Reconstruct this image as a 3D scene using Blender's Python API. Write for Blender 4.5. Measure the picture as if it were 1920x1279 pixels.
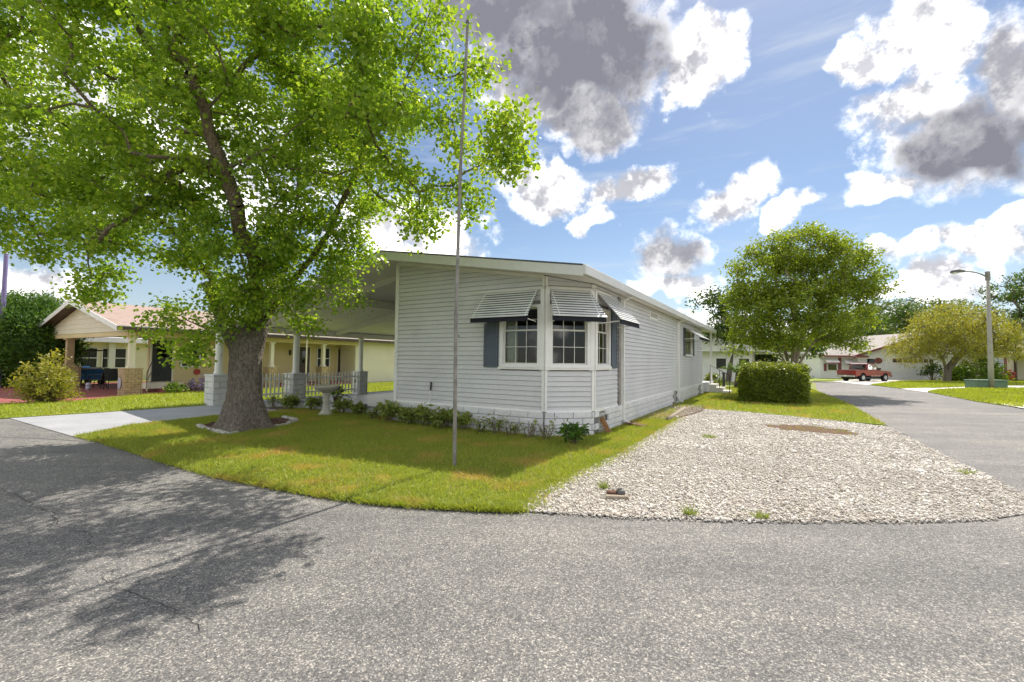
import bpy, bmesh, math, random
import numpy as np
from mathutils import Vector, Matrix, Euler
random.seed(7); rng = np.random.default_rng(11)
for o in list(bpy.data.objects): bpy.data.objects.remove(o)
SC = bpy.context.scene
COL = SC.collection
R = math.radians

# ------------------------------------------------------------------ camera
W0, H0 = 1920.0, 1279.0
FPX, EYE = 853.0, 1.6
PITCH, ROLL = math.atan(35.8 / FPX), R(0.62)
fw = Vector((0, math.cos(PITCH), math.sin(PITCH))); rt = Vector((1, 0, 0)); up = rt.cross(fw)
RT = rt * math.cos(ROLL) + up * math.sin(ROLL); UP = -rt * math.sin(ROLL) + up * math.cos(ROLL)
cam = bpy.data.objects.new('camera', bpy.data.cameras.new('camera')); COL.objects.link(cam)
cam.data.sensor_width = 36.0; cam.data.lens = 36.0 * FPX / W0; cam.data.clip_end = 3000; cam.data.clip_start = 0.05
m = Matrix((RT, UP, -fw)).transposed().to_4x4(); m.translation = (0, 0, EYE)
cam.matrix_world = m
SC.camera = cam

def ray(x, y):
    return (fw * FPX + RT * (x - W0 / 2) + UP * (H0 / 2 - y)).normalized()
def gnd(x, y, z=0.0):
    d = ray(x, y); t = (z - EYE) / d.z
    return Vector((d.x * t, d.y * t, z))
def atdist(x, y, depth):
    d = ray(x, y); t = depth / d.y
    return Vector((d.x * t, depth, EYE + d.z * t))

# ------------------------------------------------------------------ light
SUN_AZ, SUN_EL = R(32.0), R(51.0)
EXPOSURE = 1.18
SKY_STRENGTH = 0.052
SUN_STRENGTH = 3.0
SC.view_settings.view_transform = 'Standard'; SC.view_settings.look = 'None'
SC.view_settings.gamma = 1.0; SC.view_settings.use_curve_mapping = False
SC.view_settings.exposure = EXPOSURE
sd = Vector((math.sin(SUN_AZ) * math.cos(SUN_EL), math.cos(SUN_AZ) * math.cos(SUN_EL), math.sin(SUN_EL)))
sun = bpy.data.objects.new('sun', bpy.data.lights.new('sun', 'SUN')); COL.objects.link(sun)
sun.data.energy = SUN_STRENGTH; sun.data.angle = R(0.55); sun.data.color = (1.0, 0.93, 0.82)
sun.rotation_euler = sd.to_track_quat('Z', 'Y').to_euler()

cy = SC.cycles; cy.max_bounces = 7; cy.diffuse_bounces = 5; cy.glossy_bounces = 2; cy.transmission_bounces = 4; cy.transparent_max_bounces = 6
world = bpy.data.worlds.new('World'); SC.world = world; world.use_nodes = True
world.cycles.sampling_method = 'MANUAL'; world.cycles.sample_map_resolution = 512
def build_sky():
    nt = world.node_tree; nd = nt.nodes; lk = nt.links; nd.clear()
    def new(t, **k):
        n = nd.new(t)
        for a, b in k.items(): setattr(n, a, b)
        return n
    def inp(s, v):
        if hasattr(v, 'links') or isinstance(v, bpy.types.NodeSocket): lk.new(v, s)
        else: s.default_value = v
    def math_(op, a, b=0.0, c=None, clamp=False):
        n = new('ShaderNodeMath', operation=op, use_clamp=clamp)
        inp(n.inputs[0], a); inp(n.inputs[1], b)
        if c is not None: inp(n.inputs[2], c)
        return n.outputs[0]
    def sstep(v, lo, hi):
        n = new('ShaderNodeMapRange', interpolation_type='SMOOTHSTEP')
        inp(n.inputs[0], v); n.inputs[1].default_value = lo; n.inputs[2].default_value = hi
        return n.outputs[0]
    def noise(vec, scale, detail, rough=.55, dist=0.0):
        n = new('ShaderNodeTexNoise'); lk.new(vec, n.inputs['Vector'])
        n.inputs['Scale'].default_value = scale; n.inputs['Detail'].default_value = detail
        n.inputs['Roughness'].default_value = rough; n.inputs['Distortion'].default_value = dist
        return n
    tc = new('ShaderNodeTexCoord').outputs['Generated']
    sky = new('ShaderNodeTexSky', sky_type='NISHITA', sun_disc=False)
    sky.sun_elevation = SUN_EL; sky.sun_rotation = SUN_AZ; sky.altitude = 20; sky.air_density = 1.0; sky.dust_density = .35; sky.ozone_density = 2.2
    # wobble the direction so that cloud outlines billow
    wn = noise(tc, 7.0, 3, .6)
    sub = new('ShaderNodeVectorMath', operation='SUBTRACT'); lk.new(wn.outputs['Color'], sub.inputs[0]); sub.inputs[1].default_value = (.5, .5, .5)
    scl = new('ShaderNodeVectorMath', operation='SCALE'); lk.new(sub.outputs[0], scl.inputs[0]); scl.inputs['Scale'].default_value = .17
    add = new('ShaderNodeVectorMath', operation='ADD'); lk.new(tc, add.inputs[0]); lk.new(scl.outputs[0], add.inputs[1])
    dirv = add.outputs[0]
    # cloud bodies: pixel centre, radii, how grey the underside is
    CL = [(1080, 95, 235, 165, 1.0), (955, 20, 210, 120, 1.0), (1110, 225, 125, 75, .9), (985, 190, 90, 90, .7), (1300, 110, 75, 120, .1), (1330, 40, 55, 60, .1),
          (1800, 265, 200, 115, 1.0), (1735, 70, 110, 130, .35), (1900, 110, 110, 150, .75), (1650, 350, 85, 42, .1), (1615, 115, 50, 50, .1), (1690, 200, 100, 80, .3),
          (1030, 360, 110, 48, .42), (1165, 352, 85, 40, .42), (1120, 415, 52, 34, .2),
          (1385, 365, 90, 58, .5), (1480, 398, 50, 32, .2), (1258, 478, 84, 66, .85), (1262, 540, 105, 32, .2), (1340,600,120,30,.2),
          (1730, 480, 130, 36, .35), (1865, 470, 95, 55, .4), (1730, 545, 140, 34, .3), (1905, 415, 60, 42, .15), (1560,620,200,30,.2),
          (330, 260, 420, 190, .3), (90, 545, 170, 55, .45), (760, 440, 190, 70, .1)]
    fld = None; drk = None
    for (x, y, rx, ry, k) in CL:
        c = ray(x, y); az = math.atan2(c.x, c.y); el = math.asin(c.z)
        ax = math.acos(max(-1, min(1, ray(x - rx, y).dot(ray(x + rx, y))))) / 2
        ay = math.acos(max(-1, min(1, ray(x, y - ry).dot(ray(x, y + ry))))) / 2
        mp = new('ShaderNodeMapping', vector_type='TEXTURE'); lk.new(dirv, mp.inputs['Vector'])
        mp.inputs['Location'].default_value = c; mp.inputs['Rotation'].default_value = (el, 0, -az)
        mp.inputs['Scale'].default_value = (ax, .5, ay)
        ln = new('ShaderNodeVectorMath', operation='LENGTH'); lk.new(mp.outputs[0], ln.inputs[0])
        v = math_('SUBTRACT', 1.0, ln.outputs['Value'])
        fld = v if fld is None else math_('SMOOTH_MAX', fld, v, .12)
        kd = math_('MULTIPLY', sstep(v, -.20, .50), k)
        drk = kd if drk is None else math_('MAXIMUM', drk, kd)
    # the rest of the sky outside the picture carries the same kind of broken cumulus
    gen = noise(tc, 2.6, 5, .58).outputs[0]
    dt = new('ShaderNodeVectorMath', operation='DOT_PRODUCT'); lk.new(tc, dt.inputs[0]); dt.inputs[1].default_value = fw
    outside = sstep(dt.outputs['Value'], .62, .40)
    genf = math_('MULTIPLY_ADD', math_('SUBTRACT', gen, .47), 5.0, math_('MULTIPLY', math_('SUBTRACT', outside, 1.0), 6.0))
    fld = math_('MAXIMUM', fld, genf)
    drk = math_('MAXIMUM', drk, math_('MULTIPLY', sstep(genf, .3, 1.6), .75))
    fine = noise(tc, 17.0, 6, .66).outputs[0]
    puff = noise(tc, 6.0, 3, .6).outputs[0]
    off = new('ShaderNodeVectorMath', operation='ADD'); lk.new(tc, off.inputs[0]); off.inputs[1].default_value = sd * .035
    relief = sstep(math_('SUBTRACT', noise(off.outputs[0], 17.0, 4, .66).outputs[0], fine), -.10, .16)   # thicker cloud toward the sun = shaded side
    D = math_('ADD', fld, math_('MULTIPLY', math_('SUBTRACT', fine, .5), 1.05))
    D = math_('ADD', D, math_('MULTIPLY', math_('SUBTRACT', puff, .5), .55))
    alpha = sstep(D, -.02, .50)
    core = math_('MULTIPLY', drk, math_('ADD', .92, math_('ADD', math_('MULTIPLY', math_('SUBTRACT', puff, .5), .9), math_('MULTIPLY', math_('SUBTRACT', fine, .5), .8))), clamp=True)
    core = math_('POWER', core, .8)
    # thin high streaks
    mp = new('ShaderNodeMapping', vector_type='POINT'); lk.new(tc, mp.inputs['Vector'])
    mp.inputs['Rotation'].default_value = (0, R(-24), 0); mp.inputs['Scale'].default_value = (1.6, 1.6, 11.0)
    ci = sstep(noise(mp.outputs[0], 2.2, 4, .62, .0).outputs[0], .50, .78)
    el = new('ShaderNodeSeparateXYZ'); lk.new(tc, el.inputs[0])
    low = sstep(el.outputs['Z'], .30, -.02)
    body = math_('MULTIPLY', sstep(fld, -.25, .25), math_('MULTIPLY_ADD', relief, .85, .10))
    body = math_('POWER', body, .42)
    wcol = new('ShaderNodeMix', data_type='RGBA'); lk.new(body, wcol.inputs[0])
    wcol.inputs[6].default_value = (1.0, .975, .94, 1); wcol.inputs[7].default_value = (.165, .167, .180, 1)
    ccol = new('ShaderNodeMix', data_type='RGBA'); lk.new(core, ccol.inputs[0]); lk.new(wcol.outputs[2], ccol.inputs[6])
    ccol.inputs[7].default_value = (.060, .061, .072, 1)
    b_sky = new('ShaderNodeBackground'); lk.new(sky.outputs[0], b_sky.inputs[0]); b_sky.inputs[1].default_value = SKY_STRENGTH
    b_hi = new('ShaderNodeBackground'); b_hi.inputs[0].default_value = (.80, .88, 1.0, 1); b_hi.inputs[1].default_value = .40
    b_cl = new('ShaderNodeBackground'); lk.new(ccol.outputs[2], b_cl.inputs[0]); b_cl.inputs[1].default_value = 2.0
    m1 = new('ShaderNodeMixShader'); inp(m1.inputs[0], math_('MAXIMUM', math_('MULTIPLY', ci, .55), math_('MULTIPLY', low, .40))); lk.new(b_sky.outputs[0], m1.inputs[1]); lk.new(b_hi.outputs[0], m1.inputs[2])
    m2 = new('ShaderNodeMixShader'); lk.new(alpha, m2.inputs[0]); lk.new(m1.outputs[0], m2.inputs[1]); lk.new(b_cl.outputs[0], m2.inputs[2])
    out = new('ShaderNodeOutputWorld'); lk.new(m2.outputs[0], out.inputs['Surface'])
build_sky()

# ------------------------------------------------------------------ helpers
def tag(o, label=None, cat=None, group=None, kind=None):
    if label: o['label'] = label
    if cat: o['category'] = cat
    if group: o['group'] = group
    if kind: o['kind'] = kind
    return o
def thing(name, label, cat, loc=(0, 0, 0), rz=0.0, group=None):
    o = bpy.data.objects.new(name, None); COL.objects.link(o); o.empty_display_size = .2
    o.location = loc; o.rotation_euler = (0, 0, rz)
    return tag(o, label, cat, group)

class MB:
    def __init__(s): s.v = []; s.f = []
    def add(s, vs, fs):
        b = len(s.v); s.v += [tuple(p) for p in vs]; s.f += [tuple(b + i for i in f) for f in fs]; return s
    def box(s, x0, x1, y0, y1, z0, z1, T=None):
        vs = [(x, y, z) for z in (z0, z1) for (x, y) in ((x0, y0), (x1, y0), (x1, y1), (x0, y1))]
        if T: vs = [T(*p) for p in vs]
        return s.add(vs, [(0, 3, 2, 1), (4, 5, 6, 7), (0, 1, 5, 4), (1, 2, 6, 5), (2, 3, 7, 6), (3, 0, 4, 7)])
    def prism(s, poly, z0, z1):
        n = len(poly)
        return s.add([(p[0], p[1], z0) for p in poly] + [(p[0], p[1], z1) for p in poly],
                     [tuple(range(n))[::-1], tuple(range(n, 2 * n))] + [(i, (i + 1) % n, n + (i + 1) % n, n + i) for i in range(n)])
    def extrude(s, a, b):
        """two matching loops of 3-D points, closed into a solid"""
        n = len(a)
        return s.add(list(a) + list(b), [tuple(range(n))[::-1], tuple(range(n, 2 * n))] + [(i, (i + 1) % n, n + (i + 1) % n, n + i) for i in range(n)])
    def tube(s, pts, rad, n=8, cap=True):
        pts = [Vector(p) for p in pts]
        if not hasattr(rad, '__len__'): rad = [rad] * len(pts)
        rings = []; ref = None
        for i, p in enumerate(pts):
            d = (pts[min(i + 1, len(pts) - 1)] - pts[max(i - 1, 0)]).normalized()
            if ref is None: ref = d.orthogonal().normalized()
            a = (ref - d * ref.dot(d)).normalized(); ref = a; b = d.cross(a)
            rings.append([p + (a * math.cos(2 * math.pi * k / n) + b * math.sin(2 * math.pi * k / n)) * rad[i] for k in range(n)])
        fs = []
        for i in range(len(rings) - 1):
            for k in range(n):
                fs.append((i * n + k, i * n + (k + 1) % n, (i + 1) * n + (k + 1) % n, (i + 1) * n + k))
        if cap: fs += [tuple(range(n))[::-1], tuple((len(rings) - 1) * n + k for k in range(n))]
        return s.add([q for r in rings for q in r], fs)
    def lathe(s, prof, n=20, c=(0, 0), axis='z'):
        vs = []; fs = []
        for (r, z) in prof:
            for k in range(n):
                a = 2 * math.pi * k / n
                vs.append((c[0] + r * math.cos(a), c[1] + r * math.sin(a), z))
        for i in range(len(prof) - 1):
            for k in range(n): fs.append((i * n + k, i * n + (k + 1) % n, (i + 1) * n + (k + 1) % n, (i + 1) * n + k))
        fs += [tuple(range(n))[::-1], tuple((len(prof) - 1) * n + k for k in range(n))]
        return s.add(vs, fs)
    def mesh(s, name):
        me = bpy.data.meshes.new(name); me.from_pydata(s.v, [], s.f); me.update(); return me
def link(name, me, mat=None, parent=None, smooth=False, loc=None, rot=None, scale=None):
    o = bpy.data.objects.new(name, me); COL.objects.link(o)
    if mat is not None and not me.materials: me.materials.append(mat)
    if parent: o.parent = parent
    if loc is not None: o.location = loc
    if rot is not None: o.rotation_euler = rot
    if scale is not None: o.scale = scale
    if smooth: me.polygons.foreach_set('use_smooth', [True] * len(me.polygons))
    return o
def part(name, mb, mat, parent=None, smooth=False, bevel=0.0, **k):
    me = mb.mesh(name)
    if bevel:
        bm = bmesh.new(); bm.from_mesh(me)
        bmesh.ops.bevel(bm, geom=list(bm.edges), offset=bevel, segments=1, affect='EDGES', clamp_overlap=True)
        bm.to_mesh(me); bm.free()
    o = link(name, me, mat, parent, smooth); tag(o, **k); return o
def npmesh(name, verts, faces):
    """verts (n,3), faces (m,k) numpy arrays"""
    me = bpy.data.meshes.new(name); n, k = faces.shape
    me.vertices.add(len(verts)); me.vertices.foreach_set('co', np.ascontiguousarray(verts, dtype=np.float32).ravel())
    me.loops.add(n * k); me.loops.foreach_set('vertex_index', np.ascontiguousarray(faces, dtype=np.int32).ravel())
    me.polygons.add(n); me.polygons.foreach_set('loop_start', np.arange(0, n * k, k, dtype=np.int32))
    me.update(calc_edges=True); return me
def pip(poly, P):
    x, y = P[:, 0], P[:, 1]; inside = np.zeros(len(P), bool); n = len(poly); j = n - 1
    for i in range(n):
        xi, yi = poly[i][0], poly[i][1]; xj, yj = poly[j][0], poly[j][1]
        c = ((yi > y) != (yj > y)) & (x < (xj - xi) * (y - yi) / (yj - yi + 1e-12) + xi)
        inside ^= c; j = i
    return inside
def scatter(poly, n):
    P = np.array([(p[0], p[1]) for p in poly]); lo, hi = P.min(0), P.max(0)
    out = []
    got = 0
    while got < n:
        q = rng.uniform(lo, hi, (int(n * 1.5) + 50, 2)); q = q[pip(poly, q)]; out.append(q); got += len(q)
        if len(q) == 0: break
    return np.concatenate(out)[:n]

# ------------------------------------------------------------------ materials
def nodemat(name):
    mt = bpy.data.materials.new(name); mt.use_nodes = True; nt = mt.node_tree; nt.nodes.clear()
    out = nt.nodes.new('ShaderNodeOutputMaterial'); b = nt.nodes.new('ShaderNodeBsdfPrincipled'); nt.links.new(b.outputs[0], out.inputs[0])
    return mt, nt, b, out
def c4(c): return (c[0], c[1], c[2], 1)
def N(nt, t, **k):
    n = nt.nodes.new(t)
    for a, b in k.items(): setattr(n, a, b)
    return n
def noise_n(nt, vec, scale, detail=4, rough=.55):
    n = N(nt, 'ShaderNodeTexNoise'); n.inputs['Scale'].default_value = scale; n.inputs['Detail'].default_value = detail; n.inputs['Roughness'].default_value = rough
    if vec is not None: nt.links.new(vec, n.inputs['Vector'])
    return n
def ramp(nt, fac, stops):
    r = N(nt, 'ShaderNodeValToRGB'); e = r.color_ramp.elements
    while len(e) > 1: e.remove(e[-1])
    e[0].position = stops[0][0]; e[0].color = c4(stops[0][1])
    for p, c in stops[1:]:
        x = e.new(p); x.color = c4(c)
    nt.links.new(fac, r.inputs[0]); return r.outputs[0]
def mixc(nt, f, a, b, mode='MIX'):
    n = N(nt, 'ShaderNodeMix', data_type='RGBA', blend_type=mode)
    for s, v in ((n.inputs[0], f), (n.inputs[6], a), (n.inputs[7], b)):
        if isinstance(v, bpy.types.NodeSocket): nt.links.new(v, s)
        elif hasattr(v, '__len__'): s.default_value = c4(v)
        else: s.default_value = v
    return n.outputs[2]
def bump(nt, b, h, strength=.3, dist=.01):
    n = N(nt, 'ShaderNodeBump'); n.inputs['Strength'].default_value = strength; n.inputs['Distance'].default_value = dist
    nt.links.new(h, n.inputs['Height']); nt.links.new(n.outputs[0], b.inputs['Normal'])
def paint(name, c, rough=.55, var=.06, scale=3.0, dirt=0.0, bmp=.0, objvar=.0, metal=0.0, bscale=60):
    mt, nt, b, _ = nodemat(name)
    g = N(nt, 'ShaderNodeNewGeometry').outputs['Position']
    n1 = noise_n(nt, g, scale, 5); n2 = noise_n(nt, g, scale * 9, 3)
    d = [max(0, x * (1 - var * 1.6)) for x in c]; h = [min(1, x * (1 + var)) for x in c]
    col = ramp(nt, n1.outputs[0], [(.3, d), (.7, h)])
    if dirt: col = mixc(nt, ramp(nt, n2.outputs[0], [(.45, (0, 0, 0)), (.8, (dirt,) * 3)]), col, [x * .5 for x in c])
    if objvar:
        oi = N(nt, 'ShaderNodeObjectInfo').outputs['Random']
        col = mixc(nt, 1.0, col, ramp(nt, oi, [(0, (1 - objvar,) * 3), (1, (1, 1, 1))]), 'MULTIPLY')
    nt.links.new(col, b.inputs['Base Color']); b.inputs['Roughness'].default_value = rough; b.inputs['Metallic'].default_value = metal
    if bmp: bump(nt, b, noise_n(nt, g, bscale, 4).outputs[0], bmp, .006)
    return mt
def foliage(name, cols, trans=.42, rough=.5, tcol=None, patch=None):
    """cols: ramp over random leaf value"""
    mt, nt, b, out = nodemat(name)
    ge = N(nt, 'ShaderNodeNewGeometry')
    n1 = noise_n(nt, ge.outputs['Position'], .9, 3)
    mx = N(nt, 'ShaderNodeMath', operation='MULTIPLY_ADD'); nt.links.new(ge.outputs['Random Per Island'], mx.inputs[0]); mx.inputs[1].default_value = .55
    m2 = N(nt, 'ShaderNodeMath', operation='MULTIPLY'); nt.links.new(n1.outputs[0], m2.inputs[0]); m2.inputs[1].default_value = .45
    nt.links.new(m2.outputs[0], mx.inputs[2])
    col = ramp(nt, mx.outputs[0], [(i / (len(cols) - 1) * .8 + .1, c) for i, c in enumerate(cols)])
    if patch:
        n3 = noise_n(nt, ge.outputs['Position'], patch[1], 4, .6)
        col = mixc(nt, ramp(nt, n3.outputs[0], [(patch[2], (0, 0, 0)), (patch[3], (1, 1, 1))]), col, patch[0])
    nt.links.new(col, b.inputs['Base Color']); b.inputs['Roughness'].default_value = rough
    tr = N(nt, 'ShaderNodeBsdfTranslucent')
    tc = mixc(nt, 1.0, col, tcol or (1.25, 1.25, .55), 'MULTIPLY'); nt.links.new(tc, tr.inputs[0])
    ms = N(nt, 'ShaderNodeMixShader'); ms.inputs[0].default_value = trans
    nt.links.new(b.outputs[0], ms.inputs[1]); nt.links.new(tr.outputs[0], ms.inputs[2]); nt.links.new(ms.outputs[0], out.inputs[0])
    return mt
M = {}
def asphalt():
    mt, nt, b, _ = nodemat('asphalt'); g = N(nt, 'ShaderNodeNewGeometry').outputs['Position']
    v = N(nt, 'ShaderNodeTexVoronoi', feature='F1'); nt.links.new(g, v.inputs['Vector']); v.inputs['Scale'].default_value = 125
    v2 = N(nt, 'ShaderNodeTexVoronoi', feature='F1'); nt.links.new(g, v2.inputs['Vector']); v2.inputs['Scale'].default_value = 60
    sp = N(nt, 'ShaderNodeSeparateColor'); nt.links.new(v.outputs['Color'], sp.inputs[0])
    sp2 = N(nt, 'ShaderNodeSeparateColor'); nt.links.new(v2.outputs['Color'], sp2.inputs[0])
    a = ramp(nt, sp.outputs[0], [(0, (.085, .086, .088)), (.45, (.14, .138, .134)), (.8, (.20, .193, .183)), (1, (.42, .40, .37))])
    a2 = ramp(nt, sp2.outputs[0], [(0, (.72, .72, .73)), (.6, (1, 1, 1)), (1, (1.35, 1.32, 1.28))])
    col = mixc(nt, 1.0, a, a2, 'MULTIPLY')
    big = noise_n(nt, g, .35, 5); mid = noise_n(nt, g, 2.3, 6, .65)
    col = mixc(nt, 1.0, col, ramp(nt, big.outputs[0], [(.3, (.80, .80, .82)), (.7, (1.15, 1.13, 1.1))]), 'MULTIPLY')
    col = mixc(nt, 1.0, col, ramp(nt, mid.outputs[0], [(.3, (.86, .86, .87)), (.7, (1.1, 1.1, 1.09))]), 'MULTIPLY')
    mp = N(nt, 'ShaderNodeMapping'); nt.links.new(g, mp.inputs[0]); mp.inputs['Rotation'].default_value = (0, 0, .12); mp.inputs['Scale'].default_value = (.12, 1.0, 1.0)
    st = noise_n(nt, mp.outputs[0], 1.6, 4, .6)     # worn wheel paths along the road
    col = mixc(nt, 1.0, col, ramp(nt, st.outputs[0], [(.35, (.84, .84, .85)), (.65, (1.12, 1.11, 1.09))]), 'MULTIPLY')
    oil = noise_n(nt, g, .9, 3, .5)
    col = mixc(nt, ramp(nt, oil.outputs[0], [(.64, (0, 0, 0)), (.78, (.45, .45, .45))]), col, (.07, .068, .066))
    nt.links.new(col, b.inputs['Base Color']); b.inputs['Roughness'].default_value = .85
    bump(nt, b, v.outputs['Distance'], .4, .005); return mt
M['asphalt'] = asphalt()
def turf(name, g1, g2, dry, lo=.52, hi=.70):
    mt, nt, b, _ = nodemat(name); g = N(nt, 'ShaderNodeNewGeometry').outputs['Position']
    col = ramp(nt, noise_n(nt, g, 30, 4).outputs[0], [(.3, g1), (.7, g2)])
    col = mixc(nt, ramp(nt, noise_n(nt, g, 1.1, 4, .6).outputs[0], [(lo, (0, 0, 0)), (hi, (1, 1, 1))]), col, dry)
    nt.links.new(col, b.inputs['Base Color']); b.inputs['Roughness'].default_value = .9
    bump(nt, b, noise_n(nt, g, 45, 4).outputs[0], .8, .03); return mt
M['turf'] = turf('turf', (.13, .18, .022), (.22, .26, .035), (.36, .25, .075))
M['turf_far'] = turf('turf_far', (.17, .23, .018), (.29, .34, .035), (.42, .31, .07), .58, .78)
M['grass'] = foliage('grass', [(.20, .26, .035), (.31, .36, .05), (.44, .45, .07)], .45, .55, (1.2, 1.2, .5), ((.52, .36, .12), 1.1, .52, .72))
M['straw'] = foliage('straw', [(.16, .11, .04), (.34, .24, .09), (.50, .40, .17)], .3)
M['grass_far'] = foliage('grass_far', [(.21, .27, .028), (.33, .38, .04), (.45, .46, .06)], .45, .55, (1.15, 1.15, .5), ((.33, .24, .06), 1.0, .58, .78))
M['leaf_main'] = foliage('leaf_main', [(.11, .21, .022), (.21, .33, .034), (.31, .43, .05), (.47, .49, .09)], .60, .42, (1.28, 1.28, .55))
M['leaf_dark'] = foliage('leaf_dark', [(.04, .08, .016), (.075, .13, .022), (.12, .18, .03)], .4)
M['leaf_olive'] = foliage('leaf_olive', [(.13, .20, .022), (.21, .29, .028), (.33, .37, .04)], .5, .5, (1.3, 1.25, .45))
M['leaf_weep'] = foliage('leaf_weep', [(.19, .215, .035), (.29, .30, .05), (.42, .38, .08)], .5, .5, (1.3, 1.2, .5))
M['leaf_hedge'] = foliage('leaf_hedge', [(.10, .15, .015), (.19, .25, .028), (.34, .35, .045)], .45, .4, (1.25, 1.2, .45))
M['leaf_conifer'] = foliage('leaf_conifer', [(.035, .095, .014), (.075, .165, .02), (.15, .25, .03)], .4)
M['leaf_yellow'] = foliage('leaf_yellow', [(.17, .20, .03), (.30, .30, .04), (.42, .36, .06)], .42)
M['leaf_bright'] = foliage('leaf_bright', [(.07, .14, .015), (.14, .23, .025), (.24, .30, .04)], .42)
M['leaf_shrub'] = foliage('leaf_shrub', [(.14, .20, .04), (.22, .28, .06), (.38, .38, .14)], .4)
M['leaf_far'] = foliage('leaf_far', [(.09, .13, .045), (.13, .18, .055), (.18, .22, .07)], .4)
M['flower'] = foliage('flower', [(.06, .09, .04), (.16, .12, .26), (.28, .22, .42)], .3)
def bark(name, c1, c2, sc=1.0):
    mt, nt, b, _ = nodemat(name); g = N(nt, 'ShaderNodeNewGeometry').outputs['Position']
    mp = N(nt, 'ShaderNodeMapping'); nt.links.new(g, mp.inputs[0]); mp.inputs['Scale'].default_value = (sc, sc, sc * .5)
    n1 = noise_n(nt, mp.outputs[0], 22, 6, .7); n2 = noise_n(nt, g, 5, 4)
    v = N(nt, 'ShaderNodeTexVoronoi', feature='DISTANCE_TO_EDGE'); nt.links.new(mp.outputs[0], v.inputs[0]); v.inputs['Scale'].default_value = 20
    col = ramp(nt, n1.outputs[0], [(.3, c1), (.55, [(a + d) / 2 for a, d in zip(c1, c2)]), (.75, c2)])
    col = mixc(nt, ramp(nt, n2.outputs[0], [(.5, (0, 0, 0)), (.75, (.6, .6, .6))]), col, (.20, .19, .15))
    nt.links.new(col, b.inputs['Base Color']); b.inputs['Roughness'].default_value = .92
    mm = N(nt, 'ShaderNodeMath', operation='MULTIPLY_ADD'); nt.links.new(v.outputs['Distance'], mm.inputs[0]); mm.inputs[1].default_value = 1.5; nt.links.new(n1.outputs[0], mm.inputs[2])
    bump(nt, b, mm.outputs[0], 1.0, .06); return mt
M['bark'] = bark('bark', (.075, .058, .047), (.40, .335, .275))
M['limb'] = bark('limb', (.16, .115, .075), (.34, .26, .18))
M['bark_pale'] = bark('bark_pale', (.24, .185, .13), (.46, .38, .28))
M['bark_grey'] = bark('bark_grey', (.09, .075, .06), (.26, .22, .18))
M['stem'] = paint('stem', (.16, .125, .075), .9, .2, 20)
M['siding'] = paint('siding', (.62, .62, .63), .5, .05, 1.2, .12, objvar=.045)
M['trim'] = paint('trim', (.80, .79, .77), .45, .04, 2.0, .10)
M['trim_cream'] = paint('trim_cream', (.70, .685, .64), .5, .05, 2.0, .1)
M['fascia'] = paint('fascia', (.66, .66, .65), .45, .04, 1.0, .12)
M['soffit'] = paint('soffit', (.70, .68, .62), .6, .04, 2.0)
M['ceiling'] = paint('ceiling', (.82, .79, .71), .6, .03, 1.0)
M['block'] = paint('block', (.72, .72, .73), .6, .07, 3.0, .35, .5, .10, bscale=40)
M['mortar'] = paint('mortar', (.26, .26, .26), .9, .1, 8)  # block mortar; also darkened to paint the lap shadow between siding planks
M['shutter'] = paint('shutter', (.085, .105, .135), .5, .12, 3.0, .2)
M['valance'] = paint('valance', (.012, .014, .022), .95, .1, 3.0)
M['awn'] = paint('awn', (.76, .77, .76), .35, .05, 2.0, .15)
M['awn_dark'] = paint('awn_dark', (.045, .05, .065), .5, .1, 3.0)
M['shingle'] = paint('shingle', (.10, .105, .115), .9, .2, 6.0, .2, .6)
M['gal'] = paint('gal', (.25, .235, .215), .6, .25, 7.0, .6, metal=.15)
M['interior'] = paint('interior', (.30, .28, .25), .9, .1, 1.0)
M['curtain'] = paint('curtain', (.62, .60, .52), .9, .1, 12.0)
M['vent'] = paint('vent', (.40, .40, .37), .7, .1, 9.0, .2)
M['concrete'] = paint('concrete', (.36, .365, .39), .75, .09, 1.3, .22, .25)
M['floorpaint'] = paint('floorpaint', (.27, .275, .29), .28, .1, 1.0, .15)
M['white_conc'] = paint('white_conc', (.66, .63, .57), .85, .08, 1.0, .15, .2)
M['redpave'] = paint('redpave', (.30, .085, .07), .75, .12, 1.2, .25)
M['stonewhite'] = paint('stonewhite', (.46, .43, .39), .85, .15, 12.0, .4, .5)
M['mulch'] = paint('mulch', (.13, .065, .038), .95, .45, 35.0, .6, 1.0)
M['dirt'] = paint('dirt', (.13, .085, .05), .95, .45, 12.0, .6, 1.0)
M['cast'] = paint('cast', (.50, .48, .43), .85, .12, 14.0, .5, .5)
M['wood'] = paint('wood', (.33, .17, .075), .75, .2, 14.0, .3)
M['oldwood'] = paint('oldwood', (.30, .25, .19), .9, .25, 14.0, .5, .4)
M['black'] = paint('black', (.012, .012, .013), .45, .1, 10)
M['grey_metal'] = paint('grey_metal', (.10, .095, .085), .5, .15, 10)
M['yellow'] = paint('yellow', (.68, .56, .29), .6, .05, 1.0, .06, objvar=.03)
M['cream'] = paint('cream', (.78, .72, .55), .6, .04, 1.0, .06, objvar=.03)
M['tanbrick'] = paint('tanbrick', (.52, .39, .22), .85, .12, 4.0, .25, .4, .14)
M['tanmortar'] = paint('tanmortar', (.40, .32, .22), .9, .1, 6)
M['brownroof'] = paint('brownroof', (.36, .265, .225), .92, .12, 5.0, .3, .5)
M['brown'] = paint('brown', (.075, .045, .032), .5, .15, 5)
M['darkroof'] = paint('darkroof', (.33, .30, .275), .92, .10, 3.0, .25, .5)
M['whitewall'] = paint('whitewall', (.74, .74, .75), .65, .04, 1.0, .08)
M['beige'] = paint('beige', (.52, .47, .35), .65, .05, 1.0, .08)
M['maroon'] = paint('maroon', (.20, .055, .055), .55, .12, 4.0)
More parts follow.
